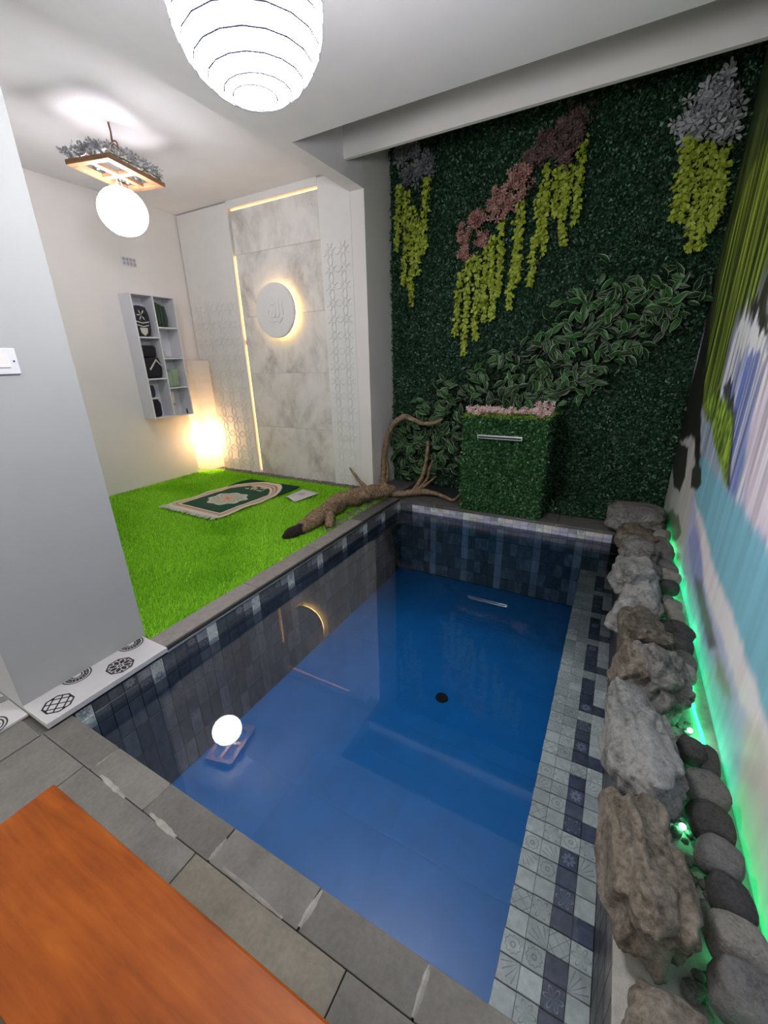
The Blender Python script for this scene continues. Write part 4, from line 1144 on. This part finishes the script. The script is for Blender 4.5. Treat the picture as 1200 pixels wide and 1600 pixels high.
slab('spout_mouth', (.822, .018, .697), (1.188, .024, .712), MT['black'], fb)
pf = empty('flower_garland', (1.03, .16, BZ1), label='row of pale pink silk flowers along the top of the fountain box', cat='flowers')
pp = [(rnd.uniform(BX0, BX1 + .02), rnd.uniform(BY0 - .01, .22), BZ1 + rnd.uniform(.035, .085)) for _ in range(230)]
pp += [(rnd.uniform(BX1 - .12, BX1 + .03), rnd.uniform(BY0 - .02, .22), BZ1 + rnd.uniform(.02, .14)) for _ in range(50)]
blossoms('blossoms', pp, .020, MT['pink_pale'], pf, (1.03, .16, BZ1), (0, -.6, .8), .6)
tube('stem', [(BX0 + .02 - 1.03, 0, .03), (0, 0, .032), (BX1 - .02 - 1.03, 0, .03)], .004, MT['vine_stem'], pf, 6)

# ------------------------------------------------------------------ large variegated leaves
def leaf_meshes():
    out = []
    for vi, (mid, wd_) in enumerate(((MT['leaf_mid'], .40), (MT['leaf_mid2'], .44), (MT['leaf_dark'], .38))):
        bm = bmesh.new()
        prof = [(0.0, .02), (.18, .62), (.42, 1.0), (.68, .78), (.88, .36), (1.0, .02)]
        rows = []
        for t, k in prof:
            w_ = wd_ / 2 * k; row = []
            for q, rim in ((-1, 0), (-.82, 0), (0, 0), (.82, 0), (1, 0)):
                z = .10 * abs(q) * k - .22 * t * t
                row.append(bm.verts.new((q * w_, t, z)))
            rows.append(row)
        for a, b in zip(rows[:-1], rows[1:]):
            for i in range(4):
                f = bm.faces.new((a[i], a[i + 1], b[i + 1], b[i])); f.material_index = 1 if i in (0, 3) else 0
        me = bpy.data.meshes.new('leaf'); bm.to_mesh(me); bm.free()
        me.materials.append(mid); me.materials.append(MT['leaf_rim']); me.shade_smooth(); out.append(me)
    return out
LM = leaf_meshes()
LEAFB = [(1.71,1.83),(1.88,1.79),(2.04,1.82),(2.16,1.73),(1.42,1.73),(1.62,1.67),(1.78,1.69),(1.95,1.63),(2.08,1.60),(1.23,1.54),(1.45,1.48),(1.62,1.50),(1.76,1.40),(1.87,1.42),
 (0.86,1.34),(1.15,1.36),(1.37,1.30),(1.64,1.22),(0.62,1.17),(0.94,1.11),(1.19,1.17),(1.24,1.03),(1.39,1.08),(1.52,1.14),(0.30,1.04),(0.57,1.01),(0.83,0.99),(1.07,0.99),
 (0.05,0.84),(0.30,0.85),(-0.14,0.70),(0.09,0.60),(0.31,0.51),(-0.22,0.40),(0.02,0.42),(0.25,0.33),(-0.14,0.22),(0.10,0.24),(-0.26,0.55),(0.41,0.69),(.20,.72),(-.05,.52)]
def garland(sprays, per, label, n_stuff):
    cx = sum(p[0] for p in sprays) / len(sprays); cz = sum(p[1] for p in sprays) / len(sprays)
    g = empty('leaf_garland', (cx, .69, cz), label=label, cat='garland', group='variegated leaf garlands')
    for (x, z) in sprays:
        tw = tube('twig', [(x - cx + .05, .035, z - cz + .09), (x - cx + .01, -.02, z - cz + .02), (x - cx - .02, -.04, z - cz - .05)], [.004, .003, .002], MT['drift'], g, 5)
        for k in range(per):
            o = bpy.data.objects.new('leaf', LM[rnd.choice((0, 0, 1, 1, 2))])
            L_ = rnd.uniform(.085, .13)
            a = rnd.uniform(-PI, PI)
            o.location = (x - cx + rnd.gauss(0, .065), -rnd.uniform(.0, .085), z - cz + rnd.gauss(0, .06))
            # leaf runs along its y axis, face towards the pool
            dirv = Vector((math.cos(a), -rnd.uniform(.05, .55), math.sin(a) * .9 - .25)).normalized()
            nrm = Vector((rnd.gauss(0, .35), -1, .35 + rnd.gauss(0, .35)))
            xax = dirv.cross(nrm).normalized(); zax = xax.cross(dirv)
            m_ = Matrix((xax, dirv, zax)).transposed()
            o.rotation_euler = m_.to_euler(); o.scale = (L_, L_, L_)
            link(o, tw)
    # the smallest undergrowth leaves, too many to tell apart
    n = n_stuff
    idx = NP.integers(0, len(sprays), n); S = np.array(sprays)[idx]
    pos = np.stack([S[:, 0] + NP.normal(0, .10, n), .745 - NP.uniform(.0, .07, n), S[:, 1] + NP.normal(0, .09, n)], 1)
    keep = (pos[:, 0] > XC + .03) & (pos[:, 2] > .03); pos = pos[keep]
    V, F = leaves_np(pos - np.array([cx, .69, cz]), np.tile((0, -1, .2), (len(pos), 1)), .06, .026, .7, (0, 0, -.3))
    o = np_mesh('undergrowth_leaves', V, F, MT['leaf_dark'], g); o['kind'] = 'stuff'
garland(LEAFB[:14], 18, 'pale edged leafy garland on the hedge, upper right stretch near the mural', 900)
garland(LEAFB[14:28], 18, 'pale edged leafy garland on the hedge, middle stretch above the fountain box', 900)
garland(LEAFB[28:], 16, 'pale edged leafy garland low on the hedge behind the bent driftwood branch', 700)

# ------------------------------------------------------------------ hanging vines and flower clusters
VINES = [(0.38,2.10,0.36,1.55),(0.47,2.22,0.44,1.39),(0.54,2.23,0.55,1.52),(0.61,2.30,0.62,1.68),(0.67,2.36,0.70,1.68),(0.74,2.47,0.75,1.89),(0.90,2.58,0.85,1.78),(0.87,2.47,0.91,1.97),(1.03,2.29,1.02,1.93),(1.07,2.78,1.11,2.16),(1.04,2.60,1.06,2.24),(1.20,2.78,1.25,2.22),(1.15,2.74,1.17,2.43),(1.33,2.89,1.33,2.36),(1.26,2.75,1.23,2.48),
 (-0.25,2.88,-0.28,2.36),(-0.17,2.83,-0.20,2.07),(-0.11,2.70,-0.12,1.87),(0.03,2.90,0.00,2.31),(-0.04,2.58,-0.06,2.14),
 (2.01,2.77,2.01,2.27),(2.05,2.74,2.07,2.25),(2.11,2.71,2.14,2.07),(2.16,2.69,2.20,2.06),(2.22,2.67,2.25,2.16),(2.25,2.65,2.27,2.26)]
ORD = ['first', 'second', 'third', 'fourth', 'fifth', 'sixth', 'seventh', 'eighth', 'ninth', 'tenth', 'eleventh', 'twelfth', 'thirteenth', 'fourteenth', 'fifteenth', 'sixteenth', 'seventeenth', 'eighteenth', 'nineteenth', 'twentieth', 'twenty-first', 'twenty-second', 'twenty-third', 'twenty-fourth', 'twenty-fifth', 'twenty-sixth', 'twenty-seventh', 'twenty-eighth', 'twenty-ninth', 'thirtieth']
def vine(x0, z0, x1, z1, label, group):
    y0 = .66; L_ = z0 - z1
    g = empty('hanging_vine', (x0, y0, z1), label=label, cat='vine', group=group)
    path = [(x0 + (x1 - x0) * t - x0 + .008 * math.sin(t * 9 + x0 * 20), .012 * math.sin(t * 7 + x0 * 5), z0 - L_ * t - z1) for t in (0, .25, .5, .75, 1)]
    tube('stem', path, .003, MT['vine_stem'], g, 5)
    n = int(190 * L_ / .6)
    t = NP.uniform(0, 1, n); P = np.array(path)
    w = .036 * (1 - .45 * t)
    a = NP.uniform(0, 2 * PI, n)
    px = np.interp(t, (0, .25, .5, .75, 1), P[:, 0]) + np.cos(a) * w * NP.uniform(.2, 1, n)
    py = np.interp(t, (0, .25, .5, .75, 1), P[:, 1]) + np.sin(a) * w * NP.uniform(.2, 1, n)
    pz = np.interp(t, (0, .25, .5, .75, 1), P[:, 2]) + NP.normal(0, .006, n)
    nr = np.stack([np.cos(a) * .5, np.sin(a) * .5 - .7, np.full(n, .35)], 1)
    V, F = leaves_np(np.stack([px, py, pz], 1), nr, .040, .032, .35, (0, 0, -.6))
    o = np_mesh('leaflets', V, F, MT['vine'], g); o['kind'] = 'stuff'
def cluster(idx, where):
    idx = sorted(idx, key=lambda i: VINES[i][0])
    for k, i in enumerate(idx):
        vine(*VINES[i], 'yellow green hanging vine strand, %s from the left in the %s cluster' % (ORD[k], where), 'vines of the %s cluster' % where)
cluster(range(0, 15), 'middle pink flowered'); cluster(range(15, 20), 'left white flowered'); cluster(range(20, 26), 'right white flowered')
PINK = [(0.41,2.25),(0.40,2.40),(0.53,2.48),(0.58,2.33),(0.49,2.51),(0.67,2.55),(0.71,2.65),(0.77,2.55),(0.84,2.74),(0.88,2.63),(0.91,2.77),(0.95,2.85),(1.02,2.85),(1.04,2.95),(1.11,2.90),(1.13,2.99),(1.22,3.01),(1.27,2.90),(1.28,3.05),(1.19,2.88),(1.20,2.80)]
WHITEL = [(-0.22,3.10),(-0.09,3.10),(0.01,3.03),(-0.15,2.97),(-0.04,2.96),(-0.17,2.89),(0.04,2.96)]
WHITER = [(2.02,2.85),(2.04,2.91),(2.09,2.95),(2.13,2.99),(2.19,2.94),(2.03,2.79),(2.09,2.83),(2.17,2.88),(2.22,2.82),(2.18,2.74),(2.16,3.03),(1.98,2.87)]
def flower_cluster(pts, per, size, sig, mat, label):
    cx = sum(p[0] for p in pts) / len(pts); cz = sum(p[1] for p in pts) / len(pts)
    g = empty('flower_cluster', (cx, .66, cz), label=label, cat='flowers')
    cen = [(x + rnd.gauss(0, sig), .66 + rnd.uniform(-.06, .05), z + rnd.gauss(0, sig)) for x, z in pts for _ in range(per)]
    blossoms('blossoms', cen, size, mat, g, (cx, .66, cz), (0, -1, .1), .5)
    tube('stem', [(x - cx, .05, z - cz) for x, z in sorted(pts)], .004, MT['vine_stem'], g, 5)
flower_cluster(PINK[:5], 34, .026, .032, MT['pink'], 'lowest pink silk flower cluster at the left end of the drooping spray')
flower_cluster(PINK[5:11], 30, .028, .034, MT['pink'], 'middle pink silk flower cluster of the drooping spray')
flower_cluster(PINK[11:], 26, .030, .036, MT['pink_shaded'], 'uppermost pink silk flower cluster, coloured darker for the shade below the bulkhead')
flower_cluster(WHITEL, 12, .045, .035, MT['white_shaded'], 'white silk flower cluster, coloured greyer for the dim light beside the column')
flower_cluster(WHITER, 12, .048, .035, MT['white_petal'], 'white silk flower cluster beside the mural')

# ------------------------------------------------------------------ driftwood
lgd = empty('driftwood_log', (-.25, -.6, 0), label='gnarled driftwood log lying across the coping beside the turf', cat='driftwood')
rl = (-.25, -.6, 0)
def dw(name, path, rad, seed, seg=14, rough=.35, mat='drift', parent=None, rel_=rl):
    return tube(name, path, rad, MT[mat], parent or lgd, seg, rough, seed, rel_)
dw('trunk', [(-.30, -1.12, .06), (-.29, -1.00, .065), (-.29, -.82, .09), (-.30, -.62, .11), (-.28, -.40, .115), (-.20, -.20, .11), (-.12, -.02, .10), (-.06, .10, .08)], [.05, .062, .070, .075, .078, .080, .070, .05], 1)
dw('charred_end', [(-.345, -1.27, .035), (-.33, -1.20, .045), (-.30, -1.10, .058)], [.018, .042, .050], 2, 12, .4, 'drift_dark')
dw('root', [(-.27, -.75, .08), (-.20, -.84, .055), (-.145, -.92, .035)], [.05, .045, .034], 3)
dw('knot', [(-.25, -.35, .13), (-.17, -.30, .13), (-.12, -.27, .11)], [.05, .045, .02], 4)
dw('knot', [(-.14, -.05, .12), (-.09, -.02, .14), (-.05, 0.0, .13)], [.05, .05, .02], 9)
dw('twig', [(-.30, -.05, .12), (-.44, .06, .14), (-.55, .12, .20), (-.62, .15, .25)], [.026, .020, .015, .008], 5, 9)
bb = empty('driftwood_branch', (-.2, .3, 0), label='tall bent driftwood branch rising beside the column and arching over the leaves', cat='driftwood')
rb_ = (-.2, .3, 0)
dw('stem', [(-.28, .20, .02), (-.33, .36, .06), (-.36, .45, .29), (-.32, .45, .51), (-.25, .45, .68), (-.11, .45, .78), (0.0, .46, .76), (.11, .47, .72), (.25, .48, .74), (.32, .48, .78)], [.05, .034, .030, .028, .028, .030, .024, .020, .018, .008], 6, 10, .3, parent=bb, rel_=rb_)
dw('stem', [(-.30, .22, .02), (-.30, .38, .06), (-.32, .46, .22), (-.345, .46, .36)], [.03, .022, .016, .008], 16, 8, .3, parent=bb, rel_=rb_)
b2 = empty('driftwood_branch', (.2, .3, 0), label='thin forked driftwood branches lying on the far coping left of the fountain box', cat='driftwood')
rc_ = (.2, .3, 0)
dw('stem', [(-.06, .06, .05), (.05, .14, .05), (.17, .24, .055), (.32, .28, .045), (.46, .25, .03), (.56, .20, .03), (.60, .34, .08)], [.030, .032, .034, .022, .018, .014, .006], 7, 9, .3, parent=b2, rel_=rc_)
dw('fork', [(.10, .20, .05), (.18, .36, .09), (.26, .50, .17)], [.024, .016, .006], 8, 8, .3, parent=b2, rel_=rc_)
dw('fork', [(.09, .26, .05), (.11, .46, .16), (.15, .49, .43), (.15, .5, .54)], [.024, .022, .018, .010], 10, 8, .3, parent=b2, rel_=rc_)
dw('fork', [(.13, .26, .05), (.15, .48, .12), (.17, .49, .22), (.21, .5, .34)], [.02, .016, .014, .008], 11, 8, .3, parent=b2, rel_=rc_)

# ------------------------------------------------------------------ rocks
def rock(name, c, s, mat, label, cat, seed, sub=4, rough=.28, boxy=.75, rot=(0, 0, 0), group=None):
    bm = bmesh.new(); bmesh.ops.create_icosphere(bm, subdivisions=sub, radius=1)
    sd = Vector((seed * 3.7, seed * 1.9, seed * 5.3))
    for v in bm.verts:
        p = v.co.copy()
        q = Vector([math.copysign(abs(k) ** boxy, k) for k in p]); q /= max(1e-6, (abs(q.x) ** 3 + abs(q.y) ** 3 + abs(q.z) ** 3) ** (1 / 3))
        d = 1 + rough * mnoise.noise(p * 1.1 + sd) + rough * .5 * mnoise.noise(p * 2.6 + sd) + rough * .22 * mnoise.noise(p * 6 + sd)
        rg = 1 - abs(mnoise.noise(p * 1.7 + sd * 1.3))
        d += rough * .35 * (rg - .75)
        v.co = Vector((q.x * s[0] * d, q.y * s[1] * d, q.z * s[2] * d))
    bmesh.ops.rotate(bm, verts=bm.verts[:], cent=(0, 0, 0), matrix=Matrix.Rotation(rot[2], 3, 'Z') @ Matrix.Rotation(rot[1], 3, 'Y') @ Matrix.Rotation(rot[0], 3, 'X'))
    zmin = min(v.co.z for v in bm.verts)
    for v in bm.verts: v.co.z -= zmin
    o = bm_obj(name, bm, mat, None, True); o.location = c
    return tag(o, label, cat, group)
RK = [  # x, y, z base, half sizes, material, roughness, boxiness, rotation, label
 (2.10, .13, .0, (.20, .22, .10), 'rock_grey', .20, .85, (0, .05, .1), 'smooth flat grey rock under the hedge, farthest of the rock border'),
 (2.10, -.24, .0, (.11, .17, .08), 'rock_brown', .35, .75, (0, .1, .2), 'brownish rock second from the hedge in the border'),
 (2.11, -.60, .0, (.095, .14, .09), 'rock_grey', .3, .8, (0, .1, .3), 'grey rounded rock third from the hedge in the border'),
 (2.085, -.96, .0, (.11, .15, .10), 'rock_light', .38, .8, (0, .12, .1), 'pale grey rock with overhanging nose, fourth from the hedge'),
 (2.085, -1.32, .0, (.10, .14, .10), 'rock_light', .38, .8, (0, .1, -.15), 'pale grey rock with pitted lower face, fifth from the hedge'),
 (2.10, -1.58, .0, (.09, .12, .10), 'rock_ochre', .4, .7, (0, .15, .2), 'dark rock with yellowish crust, sixth from the hedge'),
 (2.065, -1.82, -.01, (.065, .12, .10), 'rock_brown', .35, .7, (0, .2, 0), 'small brown wedge rock under the craggy grey rock'),
 (2.150, -1.88, .0, (.095, .125, .115), 'rock_grey', .55, .8, (.1, .2, .25), 'craggy deeply fissured grey rock near the green lamp'),
 (2.075, -2.25, .0, (.10, .20, .10), 'rock_light', .42, .72, (0, .15, .15), 'largest rough pale rock in the border'),
 (2.080, -2.66, .0, (.075, .165, .105), 'rock_brown', .42, .65, (.05, .2, .12), 'tall warm brown folded rock nearest the front'),
 (2.125, -2.97, .0, (.085, .085, .075), 'rock_brown', .25, .85, (0, 0, 0), 'brown rounded rock cut by the bottom frame edge'),
]
for k, (x, y, z, s, mt, rg, bx_, ro, lab) in enumerate(RK):
    rock('border_rock', (x, y, z), s, MT[mt], lab, 'rock', k + 3, 5, rg, bx_, ro)
PB = [(2.243,-0.095,0.089,0.202,'t'),(2.162,-0.052,0.080,0.152,'d'),(2.235,0.021,0.063,0.156,'d'),(2.231,-0.327,0.094,0.227,'g'),(2.250,-0.447,0.071,0.226,'g'),(2.184,-0.487,0.040,0.119,'d'),(2.234,-0.635,0.086,0.203,'g'),(2.152,-0.778,0.098,0.138,'g'),(2.240,-0.782,0.088,0.160,'t'),(2.226,-0.921,0.087,0.090,'d'),(2.219,-1.040,0.050,0.083,'g'),(2.229,-1.142,0.073,0.155,'t'),(2.236,-1.238,0.066,0.126,'t'),(2.184,-1.380,0.075,0.114,'d'),(2.247,-1.364,0.076,0.147,'d'),(2.189,-1.451,0.054,0.116,'d'),(2.232,-1.505,0.084,0.146,'d'),(2.237,-1.606,0.074,0.127,'g'),(2.233,-1.694,0.064,0.105,'t'),
 (2.208,-2.130,0.070,0.105,'d'),(2.258,-2.136,0.048,0.146,'d'),(2.224,-2.291,0.095,0.122,'g'),(2.223,-2.395,0.089,0.125,'d'),(2.229,-2.492,0.085,0.106,'g'),(2.239,-2.587,0.075,0.122,'d'),(2.233,-2.692,0.098,0.108,'t'),(2.228,-2.793,0.105,0.116,'g')]
PM = {'g': ('pebble_grey', 'mid grey'), 'd': ('pebble_dark', 'dark grey'), 't': ('pebble_tan', 'pale tan')}
cnt = {'g': 0, 'd': 0, 't': 0}
for k, (x, y, w_, h_, t) in enumerate(sorted(PB, key=lambda p: -p[1])):
    lab = '%s river pebble by the mural, %s %s one counted from the hedge' % (PM[t][1], ORD[cnt[t]], PM[t][1]); cnt[t] += 1
    hz = min(w_, h_) * .5
    rock('river_pebble', (x + .035, y, .028), (w_ * .60, h_ * .50, hz), MT[PM[t][0]], lab, 'pebble', k + 40, 3, .10, .95, (rnd.uniform(-.2, .2), rnd.uniform(-.1, .4), rnd.uniform(-.3, .3)), 'river pebbles along the mural')
# bed of small gravel under the pebbles
gravel('pebble_bed', 420, lambda: (rnd.uniform(2.15, 2.27), rnd.uniform(-3.0, .3), rnd.uniform(0, .015)), 'bed of small stones under the river pebbles', .016)

# ------------------------------------------------------------------ green LED rope behind the pebbles
lr = empty('led_rope', (2.30, -1.2, 0), label='green LED rope light hidden between the pebbles and the mural', cat='light')
pth = [(.006 * math.sin(i * 1.7), -1.85 + i * .12, .012 + .003 * math.sin(i * 2.3)) for i in range(31)]
tube('rope_tube', pth, .006, MT['led_green'], lr, 6)
for x, y in ((2.30, .66), (2.275, -.88), (2.315, -.62), (2.262, -1.985), (2.20, -2.40), (2.28, -2.69), (2.31, -.2), (2.30, -1.3)):
    bm = bmesh.new(); bmesh.ops.create_icosphere(bm, subdivisions=2, radius=.009)
    o = bm_obj('led_bulb', bm, MT['led_green_bulb'], lr, True); o.location = (x - 2.30, y + 1.2, .03)
